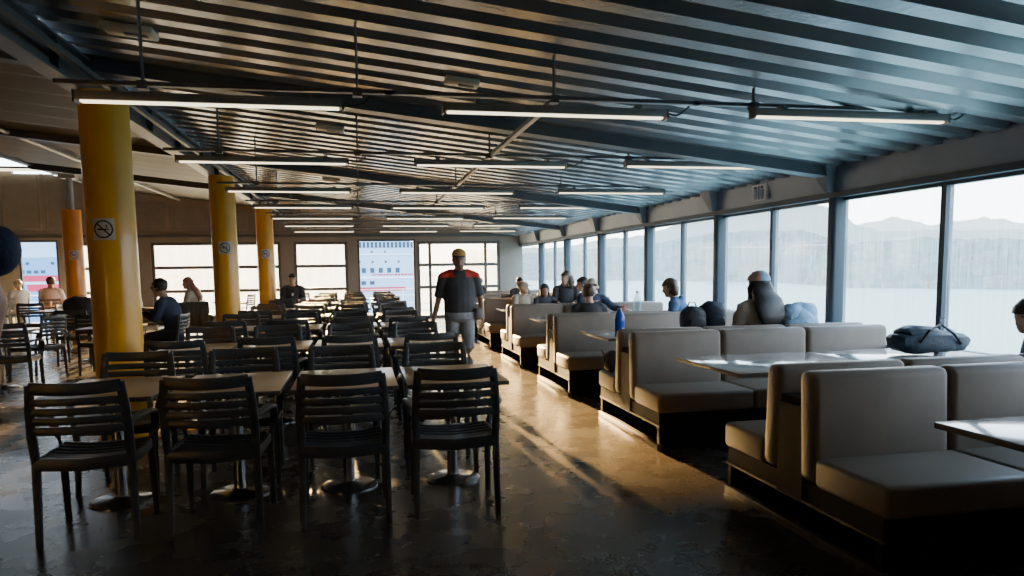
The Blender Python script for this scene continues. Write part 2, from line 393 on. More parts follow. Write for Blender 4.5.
# ceiling beams: transverse beams at every second post, wedge brackets at the fascia, the long I beam and the left edge beam
b = B()
x0, x1 = -2.18-.075, -2.18+.075
bx(b, (x0, YF, 2.93), (x1, YB, 2.955)); bx(b, (-2.195, YF, 2.95), (-2.165, YB, 3.24)); bx(b, (x0, YF, 3.19), (x1, YB, 3.21))
yy = YF+.4
while yy < YB:
    bx(b, (x0, yy, 2.95), (x1, yy+.02, 3.2)); yy += 1.28
struct('beam_1', b, M['beam'], 'long blue grey steel I beam under the ceiling')
b = B(); bx(b, (-2.03, YF, 3.0), (-1.99, YB, 3.04)); struct('trim_30', b, M['beam'], 'cable tray beside the long beam')
def tbeam(i, yp):
    b = B(); d = .10; w = .09
    v = []
    for y in (yp-w, yp+w):
        v.append([b.verts.new(p) for p in ((XS, y, zc(XS)-d), (4.8, y, zc(4.8)-d), (4.8, y, zc(4.8)+.1), (XS, y, zc(XS)+.1))])
    b.faces.new(v[0]); b.faces.new(v[1][::-1])
    for k in range(4): b.faces.new((v[0][k], v[1][k], v[1][(k+1) % 4], v[0][(k+1) % 4]))
    struct('beam_%d' % i, b, M['beam'], 'dark transverse ceiling beam')
for i, yp in enumerate(POST[2::2]): tbeam(2+i, yp)
for i, yp in enumerate(POST):
    b = B(); w = .15
    top = [b.verts.new(p) for p in ((4.66, yp-w, 2.47), (4.86, yp-w, 2.46), (4.86, yp+w, 2.46), (4.66, yp+w, 2.47))]
    tip = [b.verts.new(p) for p in ((4.77, yp-.03, 2.2), (4.87, yp-.03, 2.2), (4.87, yp+.03, 2.2), (4.77, yp+.03, 2.2))]
    b.faces.new(top); b.faces.new(tip[::-1])
    for k in range(4): b.faces.new((top[k], top[(k+1) % 4], tip[(k+1) % 4], tip[k]))
    struct('trim_%d' % (40+i), b, M['bracket'], 'wedge bracket between ceiling and fascia')
b = B(); bx(b, (XS-.02, YF, zc(XS)-.05), (XS+.1, YB, zc(XS)+.02)); struct('beam_20', b, M['beam'], 'edge beam of the ceiling at the left')
b = B(); tube(b, [(-4.82, YF, zc(-4.82)-.05), (-4.82, YB, zc(-4.82)-.05)], .035); o = obj('ceiling_conduit', b, M['conduit']); tag(o, 'pale pipe running away along the left ceiling', 'pipe')
b = B(); bx(b, (1.305, 5.0, 2.555), (1.345, 13, 2.59)); o = obj('cable_channel', b, M['conduit'], None, False); tag(o, 'thin metal channel running away across the light rows', 'channel')

# ------------------------------------------------------------------ pillars
def pillar(x, y, top, mat, label, post=False):
    o = struct('pillar', label=label, loc=(x, y, 0)); o['category'] = 'pillar'
    b = B(); r = .19; lathe(b, [(r+.012, 0), (r+.012, .06), (r, .07), (r, top)], n=40); obj('shaft', b, mat, o, True)
    if post:
        b = B(); tube(b, [(0, 0, top), (0, 0, zc(x)-.1)], .07, 14); bx(b, (-.16, -.12, zc(x)-.16), (.16, .12, zc(x)-.02)); obj('post', b, M['conduit'], o)
    return o
pillar(-2.02, 6.83, 2.93, M['yellow'], 'nearest and thickest yellow pillar, behind the front tables')
pillar(-2.03, 12.3, 2.93, M['yellow'], 'middle yellow pillar beside the woman in a chair')
pillar(-2.06, 17.8, 2.93, M['yellow'], 'farther slim yellow pillar in front of the back window')
pillar(-6.05, 17.8, 2.84, M['orange'], 'orange yellow pillar at far left with thin post on top', True)
def no_smoking(px, py, z, rad, ring, label, ang=0.0, w=.16):
    """a square sign wrapped on the pillar face"""
    R = rad+.004
    o = thing('no_smoking_sign', label, 'sign', (px, py, z), ang, 'no smoking signs on the pillars')
    def cyl(pts, off): return [Vector((math.sin(x/R)*(R+off), -math.cos(x/R)*(R+off), y)) for x, y in pts]
    def strip(bm, a, c):
        for i in range(len(a)-1): bm.faces.new([bm.verts.new(p) for p in (a[i], a[i+1], c[i+1], c[i])])
    h = w/2
    b = B(); xs = [-h+w*i/10 for i in range(11)]; strip(b, cyl([(x, -h) for x in xs], 0), cyl([(x, h) for x in xs], 0)); obj('panel', b, M['signgrey'], o)
    b = B(); A = [2*PI*i/32 for i in range(33)]
    strip(b, cyl([(.42*w*math.cos(a), .42*w*math.sin(a)) for a in A], .002), cyl([(.35*w*math.cos(a), .35*w*math.sin(a)) for a in A], .002))
    T = [-.36*w+.72*w*i/8 for i in range(9)]; s = .707; d = .035*w
    strip(b, cyl([((t*s-d*s), (-t*s-d*s)) for t in T], .003), cyl([((t*s+d*s), (-t*s+d*s)) for t in T], .003))
    obj('prohibition_ring', b, ring, o)
    b = B(); strip(b, cyl([(-.26*w+.4*w*i/5, -.05*w) for i in range(6)], .0015), cyl([(-.26*w+.4*w*i/5, .03*w) for i in range(6)], .0015))
    strip(b, cyl([(.16*w+.07*w*i/2, -.05*w) for i in range(3)], .0015), cyl([(.16*w+.07*w*i/2, .03*w) for i in range(3)], .0015))
    strip(b, cyl([(.14*w+.02*w*i, .06*w) for i in range(4)], .0015), cyl([(.10*w+.02*w*i, .2*w) for i in range(4)], .0015))
    obj('cigarette_symbol', b, M['black'], o)
no_smoking(-2.02, 6.83, 1.815, .19, M['black'], 'no smoking sign on the nearest yellow pillar', -.03, .175)
no_smoking(-2.03, 12.3, 1.83, .19, M['black'], 'no smoking sign on the middle yellow pillar', .17, .19)
no_smoking(-2.06, 17.8, 1.86, .19, M['blueink'], 'no smoking sign on the farther slim yellow pillar', .10, .2)
no_smoking(-6.05, 17.8, 1.87, .19, M['redink'], 'red no smoking sign on the far left orange pillar', .33, .2)
# pictogram sign on the fascia
o = thing('pictogram_sign', 'small square sign with two figures on the fascia above the windows', 'sign', (4.835, 8.33, 2.335), 0)
b = B(); bx(b, (-.03, -.17, -.095), (0, .17, .095)); obj('panel', b, M['signgrey'], o, False)
b = B()
for s in (-.075, .075):
    lathe(b, [(.004, 0), (.022, .012), (.022, .03), (.004, .042)], (-.034, s, .035), 10); bx(b, (-.036, s-.035, -.05), (-.031, s+.035, .03)); bx(b, (-.036, s-.02, -.08), (-.031, s+.02, -.05))
obj('figure_symbol', b, M['blueink'], o, False)
b = B(); bx(b, (-.036, -.012, -.08), (-.031, .012, .08)); obj('divider', b, M['blueink'], o, False)
# plates on the ceiling
def plate(x, y, w, d, label):
    o = thing('ceiling_plate', label, 'plate', (x, y, zc(x)), 0, 'pale plates on the ceiling'); o.rotation_euler = (0, .1125, 0)
    b = B(); rbx(b, (-w/2, -d/2, -.045), (w/2, d/2, .0), .012, 2); obj('body', b, M['plate'], o)
    b = B(); rbx(b, (-w*.1, -d*.18, -.052), (w*.36, d*.18, -.044), .006, 2); obj('lens', b, M['black'], o)
plate(.82, 5.75, .26, .15, 'pale plate on the ceiling above the second front light')
plate(-1.5, 5.75, .34, .2, 'pale plate on the ceiling near the long beam at left')
plate(-.25, 8.45, .3, .16, 'pale plate on the ceiling behind the first front light')
plate(-.4, 13.2, .3, .16, 'pale plate on the ceiling far above the middle rows')

# ------------------------------------------------------------------ hanging lights
ROWY = [4.88, 7.35, 9.95, 12.4, 14.9, 17.4, 19.9]
def make_light(label):
    o = thing('linear_light', label, 'light', (0, 0, 2.45), 0, 'linear lights under the ceiling')
    b = B(); rbx(b, (0, -.04, .018), (1.52, .04, .07), .008, 2); obj('housing', b, M['lamp'], o)
    b = B(); rbx(b, (.02, -.022, .006), (1.50, .022, .02), .005, 2); obj('diffuser', b, M['led'], o)
    for x in (-.012, 1.52):
        b = B(); bx(b, (x, -.042, .0), (x+.012, .042, .072)); obj('end_cap', b, M['rod'], o, False)
    for x in (.2, 1.3):
        b = B(); bx(b, (x, -.045, .06), (x+.035, .045, .09)); obj('clip', b, M['rod'], o, False)
    b = B(); tube(b, [(1.53, 0, .05), (1.60, 0, .035), (1.66, .01, .06), (1.70, 0, .1)], .008, 6); obj('cable', b, M['black'], o)
    return o
LX = [-1.585, .575, 2.68]; first = None
COLN = ['leftmost', 'middle', 'rightmost']
RW = ['in the nearest row', 'in the second row back', 'in the third row back', 'in the fourth row back', 'in the fifth row back', 'in the sixth row back', 'in the farthest row']
for r, yy in enumerate(ROWY):
    for c, x in enumerate(LX):
        lab = 'long hanging strip light, %s of three %s' % (COLN[c], RW[r])
        loc = (x, yy-(.14 if c == 2 else 0), 2.45)
        if first is None: first = make_light(lab); first.location = loc
        else: dup(first, loc, 0, lab)
    o = thing('hanging_rail', 'thin metal rail on rods above the lights %s' % RW[r], 'rail', (0, yy, 2.57), 0, 'rails carrying the lights')
    b = B()
    for (a, c) in ((-1.7, .25), (.2, 2.35), (2.3, 4.45)): bx(b, (a, -.02, -.01), (c, .02, .015))
    obj('channel', b, M['rod'], o, False)
    for x in (-1.22, .03, 1.31, 2.757):
        b = B(); tube(b, [(x, 0, 0), (x, 0, zc(x)-2.57+.03)], .011, 6); bx(b, (x-.03, -.03, -.03), (x+.03, .03, .02)); obj('rod', b, M['rod'], o)
x = -9.6
b = B(); rbx(b, (-.9, -.05, 0), (.9, .05, .06), .01, 2); o = thing('wall_light', 'lit strip light high on the far left back wall', 'light', (-8.75, YB-.12, 4.2)); obj('diffuser', b, M['led'], o)
b = B(); bx(b, (-.92, -.05, .06), (.92, .12, .12)); obj('housing', b, M['lamp'], o, False)

# ------------------------------------------------------------------ chairs
def chair_meshes(mat):
    P = []
    # seat: shell with lateral ribs
    b = B()
    for i in range(8):
        t = i/7; y = .03+.42*t; w = .225+.015*math.sin(PI*t); z = .435+.018*(abs(t-.45)*1.6)
        sweep(b, [(-w, y, z+.008), (-w*.5, y, z-.006), (0, y, z-.011), (w*.5, y, z-.006), (w, y, z+.008)], (.027, .012), n=8, sq=.6)
    sweep(b, [(-.235, .0, .445), (0, -.035, .437), (.235, .0, .445)], (.014, .035), n=8, sq=.5)
    sweep(b, [(-.235, .46, .432), (0, .475, .425), (.235, .46, .432)], (.012, .028), n=8, sq=.5)
    for s in (-1, 1): sweep(b, [(s*.235, 0, .445), (s*.245, .24, .438), (s*.235, .46, .432)], (.014, .03), n=8, sq=.5)
    P.append(('seat', b))
    b = B()
    def yb(z): return -.0-.06*((z-.44)/.44)
    n = 9
    for j, (z, h) in enumerate(((.853, .034), (.786, .0208), (.734, .0208), (.682, .0208), (.629, .0225))):
        pts = []; hw = .234-.016*(z-.6)/.25
        for i in range(n):
            u = -1+2*i/(n-1); pts.append((u*hw, yb(z)-.034*(1-u*u), z+(.010*u*u if j == 0 else 0)))
        sweep(b, pts, (.011, h), n=8, sq=.5)
    for s in (-1, 1):
        sweep(b, [(s*.232, .005, .44), (s*.234, yb(.6), .6), (s*.226, yb(.75), .75), (s*.216, yb(.885), .88)], [(.022, .017), (.024, .014), (.026, .013), (.022, .011)], up=(0, 1, 0), n=8, sq=.6)
    P.append(('backrest', b))
    for s in (-1, 1):
        b = B(); sweep(b, [(s*.232, .005, .46), (s*.235, .0, .3), (s*.24, -.012, 0)], [(.022, .019), (.021, .017), (.017, .015)], up=(0, 1, 0), n=8, sq=.6); P.append(('leg', b))
    for s in (-1, 1):
        b = B(); sweep(b, [(s*.24, .45, .45), (s*.24, .455, .3), (s*.243, .475, 0)], [(.022, .019), (.021, .017), (.017, .015)], up=(0, 1, 0), n=8, sq=.6); P.append(('leg', b))
    for s in (-1, 1):
        b = B(); sweep(b, [(s*.236, yb(.66), .655), (s*.262, .06, .668), (s*.275, .22, .665), (s*.278, .36, .645), (s*.276, .43, .595), (s*.265, .455, .52), (s*.244, .452, .44)],
                       [(.016, .012), (.022, .012), (.027, .012), (.027, .012), (.024, .013), (.021, .015), (.02, .016)], up=(s*.2, 0, 1), n=8, sq=.6); P.append(('armrest', b))
    return [(nm, mesh_of(bm, nm, mat)) for nm, bm in P]
CH = chair_meshes(M['resin']); CHG = chair_meshes(M['greyresin'])
def chair(x, y, rz, label, group, parts=CH):
    o = thing('dining_chair', label, 'chair', (x, y, 0), rz, group)
    for nm, me in parts:
        p = bpy.data.objects.new(nm, me); COL.objects.link(p); p.parent = o
    return o
def table_meshes(w, d, h, top, edge):
    P = []
    b = B(); rbx(b, (-w/2, -d/2, h-.03), (w/2, d/2, h), .006, 2)
    for f in b.faces: f.material_index = 0 if f.normal.z > .9 else 1
    P.append(('tabletop', mesh_of(b, 'tabletop', [top, edge])))
    b = B(); lathe(b, [(.038, .02), (.038, h-.045), (.06, h-.04), (.09, h-.03)], n=20); bx(b, (-w*.32, -.025, h-.045), (w*.32, .025, h-.028)); P.append(('pedestal', mesh_of(b, 'pedestal', M['chrome'])))
    b = B(); lathe(b, [(.19, 0), (.19, .008), (.175, .018), (.06, .026), (.045, .04), (.03, .04)], n=32); P.append(('base_plate', mesh_of(b, 'base_plate', M['chrome'])))
    return P
TB = table_meshes(.65, .88, .74, M['wood'], M['edge'])
def table(x, y, rz, label, group, parts=TB, name='dining_table'):
    o = thing(name, label, 'table', (x, y, 0), rz, group)
    for nm, me in parts:
        p = bpy.data.objects.new(nm, me); COL.objects.link(p); p.parent = o
    return o
COLX = [-1.53, -.81, -.105, .60]; TROW = ['front row', 'second row', 'third row', 'fourth row', 'fifth row', 'sixth row', 'last row']
for k in range(7):
    yc = 5.03+2.42*k
    for c, x in enumerate(COLX):
        cn = ORD[c]
        j = lambda s: random.uniform(-s, s)
        jj = .0 if k == 0 else 1
        table(x+jj*j(.01)+(.05 if k == 3 and c == 0 else 0), yc+jj*j(.02), jj*j(.01), 'brown laminate pedestal table, %s from left in the %s' % (cn, TROW[k]), 'tables in the middle block')
        xo = {0: (.05, -.015, -.005, -.07)[c]}.get(k, j(.03)); ro = {0: (.05, -.03, .02, -.04)[c]}.get(k, j(.06))
        yo = {0: (.03, .02, -.05, -.02)[c]}.get(k, j(.06))
        chair(x+xo, 4.26+2.42*k+yo, ro, 'dark slatted armchair with back to us, %s from left in the %s' % (cn, TROW[k]), 'dark armchairs in the middle block')
        chair(x-.02+j(.03), 5.66+2.42*k+j(.05), PI+j(.05), 'dark slatted armchair facing us across the %s table from left, %s' % (cn, TROW[k]), 'dark armchairs in the middle block')

# left side seating
LG = 'dark armchairs on the left side'
LT = [(-4.55, 10.6, 0, 'brown table behind the nearest chair at the left edge'), (-3.3, 10.95, 0, 'brown table hidden behind the near pillar, before the man in sunglasses'), (-4.45, 13.7, 0, 'table carrying the dark bags at left'),
      (-4.75, 15.2, 0, 'table between the bags and the far left wall'), (-5.9, 12.6, 0, 'dark table at the left edge, second from the front'), (-6.0, 16.3, 0, 'table behind the small dark chair at far left'), (-6.9, 18.6, .2, 'table before the person in white at far left'), (-4.1, 16.3, 0, 'table before the seated person with rose brown hair'), (-3.2, 19.6, 0, 'table beside the back window at left')]
for x, y, r, lab in LT: table(x, y, r, lab, 'tables on the left side')
LC = [(-4.12, 9.75, .12, 'dark armchair with back to us at the left edge, nearest there'), (-4.22, 11.35, 1.25, 'dark armchair seen from its side behind the left edge chair'), (-3.72, 11.55, -.08, 'dark armchair with back to us just left of the near pillar'),
      (-3.3, 13.0, PI, 'dark armchair facing us left of the near pillar'), (-5.3, 11.9, .3, 'dark armchair with back to us in the second left line'), (-5.9, 13.3, PI, 'dark armchair facing us across the left edge table'), (-4.5, 12.95, 0, 'dark armchair with back to us before the bags'),
      (-6.5, 16.6, .1, 'small dark armchair with back to us before the open left door'), (-5.55, 17.0, PI, 'dark armchair facing us beside the orange pillar'), (-7.15, 15.7, .1, 'dark armchair with back to us at left edge, farther back'),
      (-2.46, 11.05, 1.5, 'dark armchair under the man in sunglasses'), (-3.02, 14.6, .12, 'dark armchair with a jacket over its back'), (-2.62, 16.0, -1.0, 'dark armchair turned sideways beside the middle pillar'), (-3.26, 16.3, 1.5, 'dark armchair under the woman with rose brown hair'),
      (-2.75, 19.9, 1.3, 'dark armchair next to the far back window'), (-6.2, 19.4, PI, 'dark armchair facing us far left near the back wall'), (-4.75, 17.9, -1.4, 'dark armchair alone before the left back window'), (-5.45, 15.3, -1.5, 'dark armchair at the table beyond the bags')]
for x, y, r, lab in LC: chair(x, y, r, lab, LG)
chair(-7.15, 19.35, .1, 'grey armchair with back to us under the person in white', 'grey armchairs by the left door', CHG)
chair(-8.35, 20.6, .9, 'pale grey armchair in the open left doorway', 'grey armchairs by the left door', CHG)

# ------------------------------------------------------------------ booths
BY = [3.56+2.56*k for k in range(7)]
def booth_meshes():
    P = []
    x0, x1 = 2.27, 4.76
    # base: apron, end posts, dark inner core, front panels, runner
    b = B(); bx(b, (x0+.02, -.72, .19), (x1, .72, .30)); bx(b, (x0+.02, -.72, .03), (x0+.05, -.68, .2)); bx(b, (x0+.02, .68, .03), (x0+.05, .72, .2))
    bx(b, (x0+.03, -.715, .0), (x1, -.66, .2)); bx(b, (x0+.03, .66, .0), (x1, .715, .2)); bx(b, (x0+.7, -.66, 0), (x1, .66, .2))
    P.append(('base', mesh_of(b, 'base', M['laminate'], False)))
    b = B(); rbx(b, (x0, -.73, 0), (x0+.05, .73, .05), .006, 2); bx(b, (x0+.012, -.73, .185), (x0+.022, .73, .20)); P.append(('runner', mesh_of(b, 'runner', M['runner'])))
    b = B(); bx(b, (x0+.03, -.1, .3), (x1-.02, .14, .74)); bx(b, (x0+.01, -.1, .19), (x0+.03, .14, .7)); P.append(('mid_panel', mesh_of(b, 'mid_panel', M['laminate'], False)))
    cw = (x1-x0)/3
    for s in (-1, 1):
        for i in range(3):
            a, c = x0+cw*i+.003, x0+cw*(i+1)-.003
            b = B()
            lo, hi = (-.75, -.215) if s < 0 else (.29, .75)
            rbx(b, (a, lo, .30), (c, hi, .455), .028, 4)
            for v in b.verts:
                if v.co.z > .44: v.co.z += .012*max(0, 1-((v.co.x-(a+c)/2)/(cw/2))**2)
            P.append(('seat_cushion', mesh_of(b, 'seat_cushion', M['leather'], True, 1.2)))
            b = B(); lo, hi = (-.215, -.075) if s < 0 else (.155, .295)
            rbx(b, (a, lo, .305), (c, hi, .895), .045, 5)
            for v in b.verts:
                if v.co.z > .6:
                    v.co.y += -s*.03*(v.co.z-.6)/.3
            P.append(('backrest_cushion', mesh_of(b, 'backrest_cushion', M['leather'], True, 1.2)))
    return P
BM = booth_meshes()
BL = ['nearest double booth bench, cut by the right edge', 'second double booth bench, behind the nearest booth table', 'third double booth bench, behind the blue bottle', 'fourth double booth bench, beyond the person with sunglasses', 'fifth double booth bench, right of the walking man', 'sixth double booth bench, far beyond the walking man', 'farthest double booth bench by the back wall']
for k, y in enumerate(BY):
    o = thing('booth_bench', BL[k], 'bench', (0, y, 0), 0, 'taupe booth benches along the windows')
    for nm, me in BM:
        p = bpy.data.objects.new(nm, me); COL.objects.link(p); p.parent = o
BT = table_meshes(1.13, .98, .755, M['booth_top'], M['edge'])
BTN = ['at the lower right corner', 'behind the nearest booth', 'behind the second booth, with the blue bottle', 'behind the third booth', 'behind the fourth booth', 'behind the fifth booth', 'behind the sixth booth', 'behind the farthest booth']
for k in range(-1, 6):
    y = BY[0]+1.28+2.56*k
    for c, x in enumerate((3.03, 4.18) if k < 0 else (2.955, 4.10)):
        table(x, y, 0, 'grey booth table %s, %s' % ('on aisle side' if c == 0 else 'beside window', BTN[k+1]), 'booth tables', BT, 'booth_table')

# ------------------------------------------------------------------ people
def remesh(bm, name, vox, mats, parent, color_fn=None):
    me = bpy.data.meshes.new('tmp'); bmesh.ops.recalc_face_normals(bm, faces=bm.faces); bm.to_mesh(me); bm.free()
    t = bpy.data.objects.new('tmp', me); COL.objects.link(t)
    m = t.modifiers.new('r', 'REMESH'); m.mode = 'VOXEL'; m.voxel_size = vox
    s = t.modifiers.new('s', 'SMOOTH'); s.factor = .5; s.iterations = 2
    dg = bpy.context.evaluated_depsgraph_get(); me2 = bpy.data.meshes.new_from_object(t.evaluated_get(dg))
    bpy.data.objects.remove(t); bpy.data.meshes.remove(me)
    me2.name = name; me2.materials.clear()
    for q in (mats if isinstance(mats, (list, tuple)) else [mats]): me2.materials.append(q)
    me2.polygons.foreach_set('use_smooth', [True]*len(me2.polygons))
    if color_fn:
        for p in me2.polygons: p.material_index = color_fn(p.center)
    o = bpy.data.objects.new(name, me2); COL.objects.link(o); o.parent = parent
    return o
HEAD = [((0, .052, -.118), .028, .028), ((0, .045, -.105), .045, .045), ((0, .03, -.08), .058, .066), ((0, .018, -.045), .067, .08), ((0, .005, 0), .074, .094), ((0, -.002, .045), .076, .098), ((0, -.006, .08), .068, .088), ((0, -.008, .103), .05, .064), ((0, -.008, .117), .024, .03)]
def sit_pose(lean=0, armL=None, armR=None, turn=0):
    J = dict(pelvis=(0, 0, .55), waist=(0, -.02, .70), chest=(0, -.02+lean*.5, .92), neck=(0, -.01+lean, 1.07), head=(0, .03+lean*1.15, 1.215))
    for s, n in ((-1, 'L'), (1, 'R')):
        J['sh'+n] = (s*.175, -.015+lean*.85, 1.02); J['el'+n] = (s*.23, .06+lean*.6, .78); J['ha'+n] = (s*.13, .29+lean*.4, .77)
        J['hip'+n] = (s*.09, .02, .54); J['kn'+n] = (s*.12, .43, .52); J['an'+n] = (s*.12, .44, .09); J['to'+n] = (s*.13, .6, .04)
    if armL: J['elL'], J['haL'] = armL
    if armR: J['elR'], J['haR'] = armR
    return J
def stand_pose():
    J = dict(pelvis=(0, 0, .93), waist=(0, 0, 1.06), chest=(0, -.01, 1.28), neck=(0, 0, 1.45), head=(0, .03, 1.6))
    for s, n in ((-1, 'L'), (1, 'R')):
        J['sh'+n] = (s*.185, 0, 1.40); J['el'+n] = (s*.25, -.02, 1.12); J['ha'+n] = (s*.27, .08, .88)
        J['hip'+n] = (s*.09, 0, .90); J['kn'+n] = (s*.10, .02, .5); J['an'+n] = (s*.1, 0, .09); J['to'+n] = (s*.11, .16, .04)
    return J
def lerp(a, b, t): return Vector(a)*(1-t)+Vector(b)*t
def person(label, loc, rz, J, skin='skin', shirt='navy', legs='jeans', hair='hair_black', style='short', sleeve=1.0, shorts=False, yaw=0, pitch=0, scale=1.0, glasses=False, vox=.013, group=None, shirt_fn=None, shirt_mats=None, hat=None, band=None, hood=None, seated=True, girth=1.0, hairvol=1.0):
    o = thing('person', label, 'person', loc, rz, group); o.scale = (scale,)*3
    V = {k: Vector(v) for k, v in J.items()}
    HM = Matrix.Translation(V['head']) @ Matrix.Rotation(yaw, 4, 'Z') @ Matrix.Rotation(pitch, 4, 'X')
    up = (V['neck']-V['pelvis']).normalized()
    # body: one surface
    b = B()
    def torso(bm, e):
        g = girth
        p = V['pelvis']-up*(.06 if not (e > 0 and not seated) else -.02)
        sweep(bm, [p-up*.04, p, V['pelvis']+up*(.04 if not (e > 0 and not seated) else .07), V['waist'], V['chest'], lerp(V['chest'], V['neck'], .6), lerp(V['chest'], V['neck'], .88), V['neck']],
              [(.10*g+e, .08*g+e), (.155*g+e, .115*g+e), (.16*g+e, .12*g+e), (.14*g*g+e, .105*g*g+e), (.17*g+e, .12*g+e), (.165+e, .10+e), (.125+e, .08+e), (.066+e, .062+e)], up=(0, -1, 0), n=16)
    torso(b, 0)
    capsule(b, [lerp(V['chest'], V['neck'], .7), V['neck'], HM @ Vector((0, -.02, -.06))], [.06, .058, .052])
    loft(b, HEAD, 18, HM)
    capsule(b, [HM @ Vector(p) for p in ((0, .085, .02), (0, .105, -.012), (0, .112, -.03))], [.009, .012, .014], 8)
    for s in (-1, 1):
        ball(b, HM @ Vector((s*.078, -.008, -.005)), (.014, .02, .032), 10)
        n = 'L' if s < 0 else 'R'
        sh, el, ha = V['sh'+n], V['el'+n], V['ha'+n]
        capsule(b, [sh, lerp(sh, el, .5), el, lerp(el, ha, .4), ha], [.056, .048, .04, .038, .027])
        d = (ha-el).normalized(); side = d.cross(Vector((0, 0, 1)))
        if side.length < .3: side = Vector((0, 1, 0))
        side.normalize(); nrm = side.cross(d)
        pm = ha+d*.05
        sweep(b, [ha, ha+d*.03, pm+d*.035], [(.024, .018), (.036, .016), (.04, .013)], up=nrm, n=10)
        for fi, (u, ln) in enumerate(((-.03, .062), (-.01, .074), (.01, .07), (.03, .055))):
            q0 = pm+d*.02+side*u; q1 = q0+d*ln*.55-nrm*.006; q2 = q0+d*ln*.9-nrm*.026
            capsule(b, [q0, q1, q2], [.0095, .009, .008], 6)
        t0 = ha+d*.02-side*s*.03; capsule(b, [t0, t0+d*.03-side*s*.022, t0+d*.06-side*s*.02-nrm*.01], [.012, .011, .009], 6)
        hp, kn, an, to = V['hip'+n], V['kn'+n], V['an'+n], V['to'+n]
        capsule(b, [hp, lerp(hp, kn, .5), kn, lerp(kn, an, .35), an], [.085, .074, .056, .053, .038])
        capsule(b, [an-Vector((0, .03, .03)), lerp(an, to, .5)-Vector((0, 0, .02)), to], [.034, .034, .026])
    for n in 'LR': capsule(b, [V['neck']-up*.03, lerp(V['neck'], V['sh'+n], .55)+up*.004, V['sh'+n]], [.05, .052, .05])
    remesh(b, 'body', vox, M[skin], o)
    # clothes
    b = B(); torso(b, .016)
    for n in 'LR': capsule(b, [V['neck']-up*.045, lerp(V['neck'], V['sh'+n], .55)-up*.004, V['sh'+n]-up*.008], [.056, .064, .066])
    for n in 'LR':
        sh, el, ha = V['sh'+n], V['el'+n], V['ha'+n]
        if 1 < sleeve < 1.5:
            capsule(b, [sh, lerp(sh, el, .5), el], [.07, .062, .05]); capsule(b, [el, lerp(el, ha, sleeve-1)], [.05, .042])
        elif sleeve > 1: sweep(b, [lerp(sh, el, -.1), sh, lerp(sh, el, .5), el, lerp(el, ha, (sleeve-1)*.5), lerp(el, ha, sleeve-1)], [(.05, .05), (.074, .074), (.066, .066), (.058, .058), (.052, .052), (.044, .044)], n=12)
        else: sweep(b, [lerp(sh, el, -.1), sh, lerp(sh, el, .5*sleeve), lerp(sh, el, sleeve)], [(.05, .05), (.074, .074), (.068, .068), (.066, .066)], n=12)
    if hood:
        sweep(b, [V['neck']+Vector((0, -.09, -.02)), V['neck']+Vector((0, -.11, .04))], [(.11, .05), (.08, .04)], up=(0, -1, 0), n=10)
    remesh(b, 'shirt', vox*1.05, shirt_mats or M[shirt], o, shirt_fn)
    b = B(); p = V['pelvis']
    sweep(b, [p-up*.10, p-up*.06, p, p+up*(.06 if seated else .12)], [(.11*girth, .09*girth), (.172*girth, .132*girth), (.174*girth, .132*girth), ((.164 if seated else .145)*girth, (.128 if seated else .108)*girth)], up=(0, -1, 0), n=16)
    for n in 'LR':
        hp, kn, an = V['hip'+n], V['kn'+n], V['an'+n]
        if shorts: sweep(b, [hp, lerp(hp, kn, .4), lerp(hp, kn, .8)], [(.1, .1), (.096, .096), (.09, .09)], n=12)
        else: sweep(b, [hp, lerp(hp, kn, .5), kn, lerp(kn, an, .4), lerp(kn, an, .98)], [(.1, .1), (.09, .09), (.073, .073), (.068, .068), (.06, .06)], n=12)
    remesh(b, 'trousers' if not shorts else 'shorts', vox*1.05, M[legs], o)
    for n in 'LR':
        an, to = V['an'+n], V['to'+n]; b = B()
        d = (to-an); d.z = 0; d.normalize(); h = Vector((an.x, an.y, 0))
        sweep(b, [h-d*.075+Vector((0, 0, .045)), h-d*.05+Vector((0, 0, .05)), h+d*.03+Vector((0, 0, .05)), h+d*.12+Vector((0, 0, .04)), h+d*.19+Vector((0, 0, .032)), h+d*.215+Vector((0, 0, .028))],
              [(.026, .03), (.04, .05), (.045, .05), (.05, .04), (.044, .032), (.02, .018)], n=12); obj('shoe', b, M['shoe'], o)
    # face
    b = B()
    for s in (-1, 1): ball(b, HM @ Vector((s*.031, .083, .018)), (.012, .009, .008), 8)
    obj('eyes', b, M['eye'], o)
    b = B(); sweep(b, [HM @ Vector(p) for p in ((-.024, .083, -.062), (0, .093, -.06), (.024, .083, -.062))], [(.003, .003), (.005, .006), (.003, .003)], n=6); obj('mouth', b, M['lip'], o)
    b = B()
    for s in (-1, 1): sweep(b, [HM @ Vector(p) for p in ((s*.014, .093, .038), (s*.032, .092, .044), (s*.05, .078, .038))], (.003, .004), n=6)
    obj('eyebrows', b, M['hair_black'], o)
    # hair
    b = B()
    secs = [(c, rx+.014*hairvol, ry+.014*hairvol) for c, rx, ry in HEAD]
    secs[-1] = ((0, -.008, .133), .028, .034)
    rings = []
    for c, rx, ry in secs[2:]:
        rings.append((c, rx, ry))
    b2 = B(); loft(b2, rings, 28)
    lowz = {'short': -.055, 'long': -.08, 'bob': -.075}.get(style, -.055)
    dele = [f for f in b2.faces if (f.calc_center_median().y > .022 and f.calc_center_median().z < .062) or f.calc_center_median().z < lowz]
    bmesh.ops.delete(b2, geom=dele, context='FACES')
    for v in b2.verts: v.co = HM @ v.co
